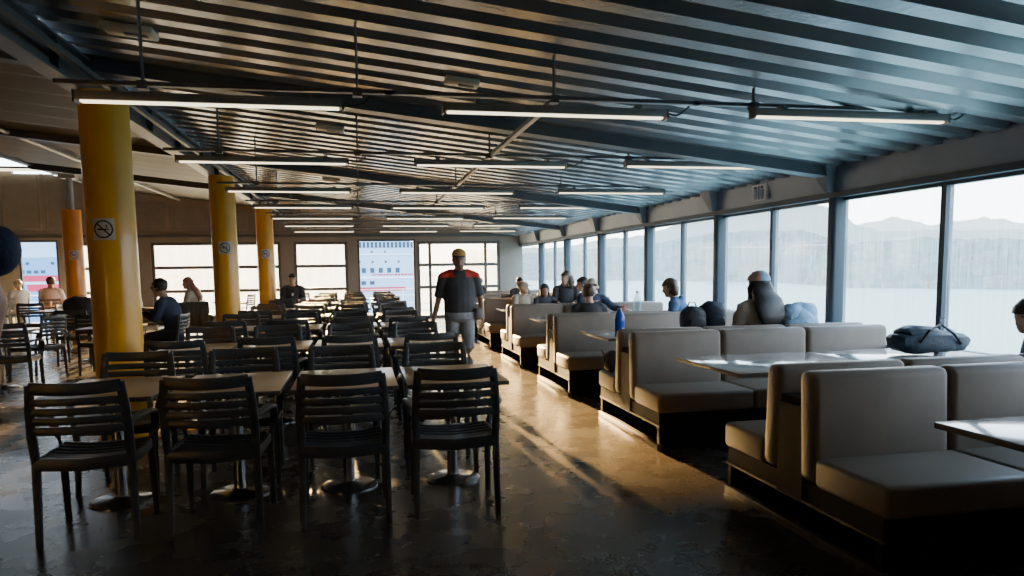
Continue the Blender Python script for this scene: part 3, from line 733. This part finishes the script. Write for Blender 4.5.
    if style == 'long':
        sweep(b2, [HM @ Vector((0, -.075, .05)), HM @ Vector((0, -.095, -.06)), V['neck']+Vector((0, -.115, .0)), V['chest']+Vector((.01, -.155, .02)), V['chest']+Vector((.02, -.15, -.14))],
              [(.06*hairvol, .03), (.095*hairvol, .05), (.115*hairvol, .055*hairvol), (.12*hairvol, .045), (.06, .02)], up=(0, -1, 0), n=14)
        for s in (-1, 1):
            sweep(b2, [HM @ Vector((s*.05, -.02, .06)), HM @ Vector((s*.085, -.02, -.03)), HM @ Vector((s*.095, -.03, -.13)), V['chest']+Vector((s*.11, .03, .04))], [(.02, .03), (.025, .05), (.03, .045), (.015, .02)], n=10)
    elif style == 'bob':
        for s in (-1, 0, 1): sweep(b2, [HM @ Vector((s*.05, -.05+.0*s, .06)), HM @ Vector((s*.08, -.055, -.03)), HM @ Vector((s*.075, -.05, -.12))], [(.04, .04), (.045, .055), (.02, .03)], n=10)
    obj('hair', b2, M[hair], o, True, 1.5); b.free()
    if hat:
        b = B(); loft(b, [((0, -.005, .045), .094, .116), ((0, -.008, .08), .09, .11), ((0, -.01, .115), .07, .085), ((0, -.01, .135), .03, .038)], 20, HM)
        sweep(b, [HM @ Vector((0, .095, .05)), HM @ Vector((0, .14, .046)), HM @ Vector((0, .175, .038))], [(.085, .007), (.075, .007), (.045, .006)], up=HM.to_3x3() @ Vector((0, 0, 1)), n=10)
        obj('cap', b, M[hat], o)
    if band:
        b = B(); loft(b, [((0, -.0, .05), .105, .13), ((0, -.005, .09), .096, .118), ((0, -.01, .13), .062, .075), ((0, -.01, .148), .02, .025)], 20, HM)
        for f in b.faces: f.material_index = 1 if (HM.inverted() @ f.calc_center_median()).x > -.025 else 0
        obj('headscarf', b, [M[band[0]], M[band[1]]], o)
    if hood == 'up':
        b = B(); loft(b, [((0, -.02, -.13), .10, .09), ((0, -.02, -.06), .10, .115), ((0, -.02, .02), .105, .125), ((0, -.02, .09), .09, .11), ((0, -.02, .135), .05, .06), ((0, -.02, .145), .02, .02)], 20, HM)
        inv = HM.inverted(); bmesh.ops.delete(b, geom=[f for f in b.faces if (inv @ f.calc_center_median()).y > .045 and (inv @ f.calc_center_median()).z < .1], context='FACES')
        obj('hood', b, M[shirt], o)
    if glasses:
        b = B()
        for s in (-1, 1):
            sweep(b, [HM @ Vector((s*.034, .094, .018)), HM @ Vector((s*.034, .104, .018))], (.025, .019), n=12)
            sweep(b, [HM @ Vector((s*.058, .094, .024)), HM @ Vector((s*.082, .0, .022))], (.003, .004), n=6)
        sweep(b, [HM @ Vector((-.015, .1, .022)), HM @ Vector((.015, .1, .022))], (.003, .003), n=6)
        obj('sunglasses', b, M['black'], o)
    return o

# walking man
J = stand_pose(); J.update(shL=(-.19, 0, 1.40), shR=(.19, 0, 1.40), neck=(0, .01, 1.47), elL=(-.27, -.03, 1.13), haL=(-.285, .03, .87), elR=(.26, -.03, 1.11), haR=(.33, .02, .86), knL=(-.09, .10, .5), anL=(-.09, .05, .1), toL=(-.1, .21, .05), knR=(.10, .0, .49), anR=(.11, -.16, .12), toR=(.12, -.02, .04))
J.update(waist=(0, .02, 1.06))
wm = person('person in dark polo with red shoulders walking towards us along the aisle', (1.20, 9.0, 0), PI, J, 'skin_dark', 'polo', 'jeans', 'hair_black', 'short', sleeve=.92, scale=.98, pitch=-.12, yaw=-.05, hat=None, vox=.011,
            shirt_mats=[M['polo'], M['red']], shirt_fn=lambda c: 1 if (c.z > 1.385 and abs(c.x) > .075) else 0, seated=False, girth=1.14)
b = B(); HMw = Matrix.Translation((0, .03, 1.6)) @ Matrix.Rotation(-.05, 4, 'Z') @ Matrix.Rotation(-.12, 4, 'X')
loft(b, [((0, -.005, .058), .092, .114), ((0, -.008, .085), .088, .108), ((0, -.01, .115), .07, .085), ((0, -.01, .138), .03, .038)], 20, HMw); obj('cap', b, M['tan'], wm)  # tan dome over the crown of the head
b = B(); rbx(b, (-.27, .03, .86), (-.19, .13, 1.0), .015, 2); obj('belt_pouch', b, M['greyresin'], wm)

# booth people (from the near side to the far side)
arm = lambda e, h: (Vector(e), Vector(h))
person('person with long dark hair and pink and blue headscarf, back to us, by the windows', (3.90, 6.66, 0), .05, sit_pose(.03), hair='hair_black', style='long', shirt='beige', sleeve=1.9, band=('pinkcloth', 'denim'), yaw=-.1, scale=1.03, hairvol=1.3)
person('person cut off by the right edge, in profile with dark top', (4.475, 4.05, 0), .9, sit_pose(.10), hair='hair_black', style='short', shirt='navy', sleeve=1.9, yaw=.7, pitch=-.25, scale=.90)
person('person in blue jacket leaning by the windows, dark hair falling forward', (4.10, 8.98, 0), 1.05, sit_pose(.10), hair='hair_brown', style='bob', shirt='blue', sleeve=1.9, pitch=-.25, hood='down', scale=.97)
person('person with pale hair and sunglasses facing us in dark blue', (3.53, 11.02, 0), PI-.1, sit_pose(.02, arm((-.36, .12, .86), (-.5, .32, .84)), arm((.2, .22, .82), (.06, .36, .95))), hair='hair_blond', style='bob', shirt='navy', sleeve=1.9, glasses=True, scale=.96)
person('person with short dark hair seen from behind, in black', (2.86, 8.98, 0), -.1, sit_pose(.05), hair='hair_brown', style='short', shirt='darkcloth', sleeve=1.9, scale=.93)
person('person in navy with dark hair turned sideways, behind the one with sunglasses', (3.72, 11.78, 0), .9, sit_pose(.06), hair='hair_black', style='short', shirt='navy', sleeve=1.9, yaw=.4, scale=.97)
person('person with long hair glowing in the sun, dark top', (3.85, 13.55, 0), PI-.3, sit_pose(.04), hair='hair_brown', style='long', shirt='darkcloth', sleeve=1.9, yaw=-.8, scale=1.04)
person('small child in a dark hood facing us between two booths', (3.42, 13.55, 0), PI, sit_pose(.03), hair='hair_black', style='short', shirt='darkcloth', sleeve=1.9, hood='up', scale=.86)
person('person in pale top and light cap looking right', (3.0, 13.55, 0), -PI+.25, sit_pose(.02), hair='hair_blond', style='short', shirt='beige', sleeve=1.9, yaw=.9, hat='beige', scale=.9)
person('person with dark hair behind the one in the light cap', (3.50, 16.1, 0), PI, sit_pose(.0), hair='hair_black', style='short', shirt='darkcloth', sleeve=1.9, scale=.94)
person('person in dark clothes reclining beyond the walking man', (2.95, 18.55, 0), PI-1.0, sit_pose(-.08), hair='hair_black', style='short', shirt='darkcloth', sleeve=1.9, scale=.92)
# left side people
person('person in navy blue sweater and sunglasses seated sideways beside the near pillar', (-2.56, 11.05, 0), 1.4, sit_pose(.10, arm((-.2, .14, .8), (-.08, .36, .88)), arm((.2, .14, .8), (.06, .36, .88))), hair='hair_black', style='short', shirt='navy', legs='navy', sleeve=1.9, glasses=True, pitch=-.15, yaw=-.15, scale=1.03)
person('person with long rose brown hair in pale top, seated by the back window', (-3.38, 16.3, 0), 1.5, sit_pose(.03), hair='hair_rust', style='long', shirt='beige', legs='jeans', sleeve=1.9, scale=1.02)
person('person in dark clothes with a white badge, facing us before the back window', (-1.48, 17.62, 0), PI, sit_pose(.02), hair='hair_black', style='short', shirt='darkcloth', sleeve=1.9, scale=1.05)
person('person in white shirt with back to us before the open left door', (-7.15, 19.42, 0), .1, sit_pose(-.02), hair='hair_brown', style='short', shirt='whitecloth', legs='jeans', sleeve=.8, scale=1.05)
person('person in white sitting in the far left doorway', (-8.32, 20.62, 0), .9, sit_pose(.0), hair='hair_blond', style='short', shirt='whitecloth', legs='whitecloth', sleeve=.8, scale=1.0)
# standing at the left edge: only the raised elbow is in the picture
J = stand_pose(); J.update(shR=(.19, .02, 1.47), elR=(.47, .02, 1.497), haR=(.408, .08, 1.27))
person('person in dark blue sleeve with bare forearm, cut off by the left edge', (-1.116, 1.45, 0), .1, J, shirt='navy', legs='jeans', hair='hair_brown', style='short', sleeve=1.06, scale=1.0, vox=.011, seated=False)
b = B(); rbx(b, (-.02, .125, .86), (.02, .14, .92), .006, 2)
bd = [o for o in SC.objects if o.get('label', '').startswith('person in dark clothes with a white badge')][0]
obj('badge', b, M['white'], bd)

# ------------------------------------------------------------------ bags, bottles, clothes
def blob(bm, c, r, seg=14, squ=.75):
    """a soft squared bag body"""
    for v in bmesh.ops.create_uvsphere(bm, u_segments=seg, v_segments=seg//2+2, radius=1)['verts']:
        p = v.co; q = Vector([math.copysign(abs(t)**squ, t) for t in p])
        k = 1+.05*math.sin(7*p.x+3*p.z+c[0]*5)+.04*math.sin(9*p.y+4*p.z)
        v.co = Vector(c)+Vector((q.x*r[0], q.y*r[1], q.z*r[2]))*k
def strap(bm, pts, w=.016, t=.004): sweep(bm, pts, (w, t), n=6, sq=.6)
o = thing('travel_bag', 'dark blue travel bag with white tag on the table by the window', 'bag', (4.26, 4.92, .757))
b = B(); blob(b, (0, 0, .095), (.29, .16, .09), 20); blob(b, (-.06, 0, .145), (.17, .12, .075), 16); blob(b, (.2, -.02, .085), (.14, .12, .075), 14); obj('bag_body', b, M['bagnavy'], o)
b = B(); strap(b, [(-.16, -.15, .1), (-.1, -.17, .2), (.02, -.14, .235), (.12, -.16, .16), (.2, -.15, .08)]); obj('strap', b, M['bagblack'], o)
b = B(); v = [b.verts.new(p) for p in ((.03, -.13, .235), (.13, -.14, .19), (.16, -.165, .14), (.07, -.155, .18))]; b.faces.new(v); obj('tag', b, M['denim'], o)
b = B(); sweep(b, [(.12, .0, .2), (.14, .02, .25), (.16, .03, .27), (.20, .03, .27)], (.012, .007), n=6); obj('handle', b, M['bagblack'], o)
o = thing('backpack', 'black backpack on the booth table, nearer the aisle', 'bag', (3.42, 7.2, .757), .1)
b = B(); blob(b, (0, 0, .14), (.14, .10, .14), 16); blob(b, (0, -.09, .1), (.1, .04, .08), 12); obj('bag_body', b, M['bagblack'], o)
b = B(); strap(b, [(-.06, .02, .26), (-.03, .02, .32), (.03, .02, .32), (.06, .02, .26)], .012); obj('handle', b, M['bagblack'], o)
o = thing('backpack', 'black backpack on the booth table, nearer the window', 'bag', (3.66, 7.25, .757), -.2)
b = B(); blob(b, (0, 0, .16), (.15, .11, .165), 16); blob(b, (.02, -.1, .1), (.1, .04, .08), 12); obj('bag_body', b, M['bagnavy'], o)
b = B(); strap(b, [(-.1, -.1, .28), (-.12, -.13, .16), (-.1, -.1, .05)], .02); obj('strap', b, M['bagblack'], o)
o = thing('tote_bag', 'pale pink tote bag beside the black backpacks', 'bag', (3.88, 7.05, .757))
b = B(); blob(b, (0, 0, .12), (.075, .06, .125), 14); obj('bag_body', b, M['bagpale'], o)
b = B(); strap(b, [(-.04, 0, .22), (-.03, 0, .3), (.03, 0, .3), (.04, 0, .22)], .008); obj('handle', b, M['bagpale'], o)
o = thing('folded_jacket', 'pale denim jacket heaped on the booth back beside the headscarf', 'jacket', (4.24, 6.56, .455))
b = B(); blob(b, (0, 0, .30), (.20, .15, .31), 20, .8); blob(b, (.05, .02, .52), (.14, .12, .11), 16); blob(b, (-.09, -.02, .53), (.1, .1, .09), 12); obj('cloth', b, M['denim'], o)
o = thing('handbag', 'small black handbag on the second booth, aisle end', 'bag', (2.37, 6.66, .462), .3)
b = B(); blob(b, (0, 0, .1), (.12, .07, .1), 14); obj('bag_body', b, M['bagblack'], o)
b = B(); strap(b, [(-.1, 0, .12), (-.17, -.02, .22), (-.12, 0, .1)], .01); obj('strap', b, M['bagblack'], o)
def bottle(x, y, z, h, r, mat, label, cap, name='water_bottle'):
    o = thing(name, label, 'bottle', (x, y, z))
    b = B(); lathe(b, [(r*.9, 0), (r, .012), (r, h*.34), (r*.93, h*.38), (r, h*.42), (r, h*.68), (r*.75, h*.8), (r*.42, h*.9), (r*.4, h*.95)], n=20); obj('bottle_body', b, mat, o)
    b = B(); lathe(b, [(r*.45, h*.94), (r*.45, h), (r*.3, h*1.003)], n=14); obj('bottle_cap', b, cap, o)
bottle(2.54, 7.0, .756, .29, .05, M['bottle_blue'], 'blue plastic bottle on the booth table end', M['blueink'])
bottle(3.72, 9.55, .756, .37, .055, M['bottle_clear'], 'clear tall water bottle between seated people', M['white'])
o = thing('drinking_cup', 'pink plastic cup beside the clear bottle', 'cup', (3.5, 9.5, .756))
b = B(); lathe(b, [(.035, 0), (.045, .18), (.047, .185), (.042, .18), (.033, .01)], n=18); obj('cup_body', b, M['cup_pink'], o)
# bags on the left table and the jacket on a chair
o = thing('duffel_bag', 'black bags heap on the left table, long one at left', 'bag', (-4.58, 13.62, .742), .1)
b = B(); blob(b, (0, 0, .17), (.26, .18, .17), 18); obj('bag_body', b, M['bagblack'], o)
b = B(); strap(b, [(-.12, -.02, .3), (-.05, -.02, .37), (.06, -.02, .36), (.12, -.02, .3)], .014); obj('handle', b, M['bagblack'], o)
o = thing('backpack', 'taller black backpack at the pillar side of the left table', 'bag', (-4.28, 13.75, .742), -.1)
b = B(); blob(b, (0, 0, .2), (.16, .15, .21), 16); obj('bag_body', b, M['bagblack'], o)
b = B(); strap(b, [(-.05, 0, .4), (0, 0, .45), (.06, 0, .4)], .012); obj('handle', b, M['bagblack'], o)
o = thing('draped_jacket', 'dark olive jacket hanging over a chair back', 'jacket', (-3.02, 14.6, 0), .12)
b = B()
for i in range(7):
    u = -.24+.08*i; d = .012*math.sin(i*2.1)
    sweep(b, [(u, -.18+d, .38+.03*math.sin(i*1.7)), (u, -.19+d, .6), (u, -.17, .82), (u, -.125, .915), (u, -.05, .88), (u, -.04+d, .7)], (.05, .018), up=(0, -1, 0), n=8)
remesh(b, 'cloth', .012, M['olive'], o)
o = thing('paper_bag', 'white carton on a table at the left front', 'carton', (-4.45, 10.45, .742), .3)
b = B(); rbx(b, (-.08, -.06, 0), (.08, .06, .05), .01, 2); obj('carton_body', b, M['white'], o)
o = thing('paper_cup', 'white paper cup on the table before the person in white', 'cup', (-6.85, 18.5, .742))
b = B(); lathe(b, [(.03, 0), (.04, .11), (.042, .112), (.03, .112)], n=14); obj('cup_body', b, M['white'], o)

# ------------------------------------------------------------------ outside
b = B(); bx(b, (XL, YB+.14, -.2), (XW+.4, YB+3.0, -.005)); struct('outside_deck', b, M['deck'], 'sunlit outer deck behind the back wall')
o = thing('deck_railing', 'white deck railing beyond the back doors', 'railing', (0, YB+2.9, 0))
b = B()
for z in (.35, .62, .82): tube(b, [(XL, 0, z), (XW, 0, z)], .014, 6)
obj('rail', b, M['white'], o)
for i in range(10):
    b = B(); tube(b, [(XL+.4+1.65*i, 0, -.01), (XL+.4+1.65*i, 0, .84)], .02, 8); obj('railing_post', b, M['white'], o)
# sea
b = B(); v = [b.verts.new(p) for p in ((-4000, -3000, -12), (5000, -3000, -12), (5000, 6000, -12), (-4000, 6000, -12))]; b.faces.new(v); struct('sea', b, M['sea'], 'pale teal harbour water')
# land: ridges given by bearing (degrees from the room axis), distance and crest height
def interp(t, tab):
    for (a, x), (c, y) in zip(tab, tab[1:]):
        if a <= t <= c: return x+(y-x)*(t-a)/(c-a)
    return tab[0][1] if t < tab[0][0] else tab[-1][1]
def ridge(name, mat, label, a0, a1, dist, elev, depth, rough):
    b = B(); rows = []
    n = int((a1-a0)*3)
    for i in range(n+1):
        a = a0+(a1-a0)*i/n; t = math.radians(a); D = interp(a, dist); e = math.tan(math.radians(interp(a, elev)))
        row = []
        for j in range(9):
            s = j/8; R_ = D+depth*s; h = -12.5+((1.45+12.5)+e*(D+depth))*(min(1, s*1.25)**.8)
            h += rough*s*(math.sin(i*1.3+j)*.5+math.sin(i*.37+j*2.1)+random.uniform(-.6, .6))
            row.append(b.verts.new((R_*math.sin(t), R_*math.cos(t), h)))
        rows.append(row)
    for r0, r1 in zip(rows, rows[1:]):
        for j in range(8): b.faces.new((r0[j], r0[j+1], r1[j+1], r1[j]))
    return struct(name, b, mat, label, smooth=True)
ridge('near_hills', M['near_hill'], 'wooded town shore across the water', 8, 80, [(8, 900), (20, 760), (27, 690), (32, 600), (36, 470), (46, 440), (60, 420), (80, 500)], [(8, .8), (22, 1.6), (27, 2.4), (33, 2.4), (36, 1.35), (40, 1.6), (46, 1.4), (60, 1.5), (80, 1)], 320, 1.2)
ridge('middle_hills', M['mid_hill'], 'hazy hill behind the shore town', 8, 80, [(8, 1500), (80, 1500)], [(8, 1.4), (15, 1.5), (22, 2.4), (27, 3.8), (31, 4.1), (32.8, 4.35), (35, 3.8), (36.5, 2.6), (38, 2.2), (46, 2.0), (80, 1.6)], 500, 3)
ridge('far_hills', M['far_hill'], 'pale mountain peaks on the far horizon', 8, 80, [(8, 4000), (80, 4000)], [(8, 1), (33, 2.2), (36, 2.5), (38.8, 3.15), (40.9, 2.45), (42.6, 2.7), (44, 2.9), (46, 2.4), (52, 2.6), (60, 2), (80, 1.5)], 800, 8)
b = B()
for i in range(420):
    a = math.radians(random.uniform(12, 62)); D = interp(math.degrees(a), [(8, 900), (20, 760), (27, 690), (32, 600), (36, 470), (46, 440), (60, 420), (80, 500)]); s = random.random()**1.3; R_ = D+300*s*.75
    e = math.tan(math.radians(interp(math.degrees(a), [(8, .8), (22, 1.6), (27, 2.4), (33, 2.4), (36, 1.35), (40, 1.6), (46, 1.4), (60, 1.5), (80, 1)])))
    h = -12.5+(13.95+e*(D+320))*(min(1, s*.75*1.25*300/320)**.8); w = random.uniform(2, 5); hh = random.uniform(1, 3.5)
    x, y = R_*math.sin(a), R_*math.cos(a); bx(b, (x-w, y-w*.6, h-3), (x+w, y+w*.6, h+hh))
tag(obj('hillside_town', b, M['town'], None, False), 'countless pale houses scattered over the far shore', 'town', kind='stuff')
for (x0, x1, y, z0, z1, lab) in ((300, 352, 600, 11, 17, 'long white building on the shore behind the headscarf'), (372, 440, 570, 12, 17.5, 'second long white building on the shore, right of the first')):
    b = B(); bx(b, (x0, y-8, -6), (x1, y+8, z1)); o = thing('shore_building', lab, 'building'); obj('wall', b, M['town'], o, False)
    b = B(); bx(b, (x0-1.5, y-9.5, z1), (x1+1.5, y+9.5, z1+1)); obj('roof', b, M['mid_hill'], o, False)
# white ferry seen through the middle doorway
o = thing('moored_ferry', 'white ferry with rows of windows seen through the open middle door', 'ship', (0, 180, -12))
b = B()
def hullprism(b, prof, y0, y1):
    f = [b.verts.new((x, y0, z)) for x, z in prof]; g = [b.verts.new((x, y1, z)) for x, z in prof]
    b.faces.new(f); b.faces.new(g[::-1])
    for k in range(len(prof)): b.faces.new((f[k], g[k], g[(k+1) % len(prof)], f[(k+1) % len(prof)]))
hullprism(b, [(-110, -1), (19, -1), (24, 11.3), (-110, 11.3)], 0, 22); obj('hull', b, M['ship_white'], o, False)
b = B(); hullprism(b, [(-105, 11.3), (17, 11.3), (12.2, 20.9), (-100, 20.9)], 1.5, 20); obj('superstructure', b, M['ship_white'], o, False)
b = B(); bx(b, (-110, -.08, 8.6), (11, 0, 9.5)); obj('red_stripe', b, M['ship_red'], o, False)
b = B(); bx(b, (-105, 1.3, 11.6), (15, 1.6, 12.0)); bx(b, (-105, 1.3, 17.2), (13, 1.6, 17.4)); obj('deck_line', b, M['whitecloth'], o, False)
b = B()
for i in range(40): bx(b, (8.8-2.0*i, 1.42, 12.9), (9.8-2.0*i, 1.55, 14.1))
for i in range(30): bx(b, (2.6-2.0*i, -.1, 10.1), (3.7-2.0*i, -.02, 11))
for i in range(30):
    bx(b, (9.4-3.1*i, 1.42, 15.3), (9.9-3.1*i, 1.55, 15.8)); bx(b, (6.2-3.1*i, 1.42, 17.7), (6.6-3.1*i, 1.55, 18.2))
obj('ship_windows', b, M['ship_glass'], o, False)
b = B()
for i in range(22): bx(b, (12.6-.95*i, 1.3, 18.9), (13.2-.95*i, 1.5, 20.3))
obj('deck_screen', b, M['ship_glass'], o, False)
b = B(); random.seed(5); x = 13
for i in range(14): w = random.uniform(.25, .6); bx(b, (x-w, 1.35, 12.25), (x, 1.5, 12.65)); x -= w+.25
obj('lettering', b, M['ship_red'], o, False)
# blue ferry at the left doorway
o = thing('moored_ferry', 'light blue ferry with two red stripes seen through the left door', 'ship', (-57, 150, -12), .12)
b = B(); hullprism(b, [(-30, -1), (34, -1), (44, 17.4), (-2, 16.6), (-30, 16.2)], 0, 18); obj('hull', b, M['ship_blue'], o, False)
b = B(); bx(b, (-29, -.1, 12.25), (36, 0, 13.35)); bx(b, (-2, -.1, 10.5), (34, 0, 11.75)); obj('red_stripe', b, M['ship_red'], o, False)
b = B(); bx(b, (-29, -.08, 11.75), (36, 0, 12.25)); obj('white_stripe', b, M['ship_white'], o, False)
b = B()
for i in range(14): bx(b, (-26+4*i, -.1, 15.3), (-25.5+4*i, 0, 15.8))
for i in range(4): bx(b, (-3+1.1*i, -.1, 13.75), (-2.3+1.1*i, 0, 14.3))
obj('ship_windows', b, M['ship_glass'], o, False)
b = B(); hullprism(b, [(-20, 16), (30, 16.8), (28, 18.4), (-18, 18)], 3, 15); obj('upper_deck', b, M['ship_white'], o, False)
# quay buildings behind the left back window
for i, (x0, x1, z1, mt, lab) in enumerate(((-47, -39, 3.5, 'ochre', 'ochre quay building behind the left back window'), (-38, -28, 5.0, 'town', 'pale quay building in the middle of the left back window'), (-27, -20, 2.6, 'ochre', 'low ochre quay building nearest the middle pillar'))):
    o = thing('quay_building', lab, 'building', (0, 210, -12))
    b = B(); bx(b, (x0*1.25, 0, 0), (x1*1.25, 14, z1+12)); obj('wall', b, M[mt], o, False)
    b = B(); bx(b, (x0*1.25-.4, -.4, z1+12), (x1*1.25+.4, 14.4, z1+12.8)); obj('roof', b, M['town'], o, False)
    b = B()
    for k in range(4):
        for j in range(4):
            xa = x0*1.25+1.2+k*(x1-x0)*1.25/4; bx(b, (xa, -.1, 3+j*3), (xa+1.0, .02, 4.6+j*3))
    obj('windows', b, M['ship_glass'], o, False)

# ------------------------------------------------------------------ light
W = bpy.data.worlds.new('World'); SC.world = W; W.use_nodes = True
nt = W.node_tree; nt.nodes.clear(); out = nt.nodes.new('ShaderNodeOutputWorld'); bg = nt.nodes.new('ShaderNodeBackground')
tc = nt.nodes.new('ShaderNodeTexCoord'); sep = nt.nodes.new('ShaderNodeSeparateXYZ'); nt.links.new(tc.outputs['Generated'], sep.inputs[0])
ramp = nt.nodes.new('ShaderNodeValToRGB'); e = ramp.color_ramp.elements
e[0].position = .0; e[0].color = (.95, .95, .93, 1); e[1].position = .5; e[1].color = (.36, .56, .82, 1)
m1 = e.new(.14); m1.color = (.78, .89, .98, 1)
nt.links.new(sep.outputs['Z'], ramp.inputs['Fac']); nt.links.new(ramp.outputs['Color'], bg.inputs['Color']); bg.inputs['Strength'].default_value = 4.6
nt.links.new(bg.outputs[0], out.inputs['Surface'])
SUN_EL, SUN_AZ = math.radians(7.5), math.radians(-4.2)
d = Vector((math.sin(SUN_AZ)*math.cos(SUN_EL), math.cos(SUN_AZ)*math.cos(SUN_EL), math.sin(SUN_EL)))
ld = bpy.data.lights.new('sun', 'SUN'); ld.energy = 50; ld.angle = math.radians(.8); ld.color = (1, .61, .22)
lo = bpy.data.objects.new('sun', ld); COL.objects.link(lo); lo.rotation_euler = (-d).to_track_quat('-Z', 'Y').to_euler(); lo.location = d*40

# ------------------------------------------------------------------ camera
def cam():
    y, p, r = -.20276, .1, -.01306
    cy, sy, cp, sp, cr, sr = math.cos(y), math.sin(y), math.cos(p), math.sin(p), math.cos(r), math.sin(r)
    Rz = Matrix(((cy, sy, 0), (-sy, cy, 0), (0, 0, 1))); A = Matrix(((1, 0, 0), (0, 0, -1), (0, 1, 0)))
    Rx = Matrix(((1, 0, 0), (0, cp, -sp), (0, sp, cp))); Rr = Matrix(((cr, -sr, 0), (sr, cr, 0), (0, 0, 1)))
    Mx = Rr @ Rx @ A @ Rz
    R_ = Matrix((Mx[0], -Mx[1], -Mx[2])).transposed()
    c = bpy.data.cameras.new('camera'); c.sensor_fit = 'HORIZONTAL'; c.sensor_width = 36; c.lens = 739/1024*36; c.shift_y = (343-288)/1024; c.clip_end = 20000; c.clip_start = .05
    o = bpy.data.objects.new('camera', c); COL.objects.link(o); o.matrix_world = Matrix.Translation((0, 0, 1.45)) @ R_.to_4x4(); SC.camera = o
cam()
SC.view_settings.view_transform = 'AgX'; SC.view_settings.look = 'AgX - Base Contrast'; SC.view_settings.exposure = 1.27; SC.view_settings.gamma = 1.06
SC.cycles.use_denoising = True
SC.cycles.max_bounces = 10; SC.cycles.transparent_max_bounces = 24; SC.cycles.diffuse_bounces = 5; SC.cycles.glossy_bounces = 5
SC.cycles.sample_clamp_indirect = 6.0
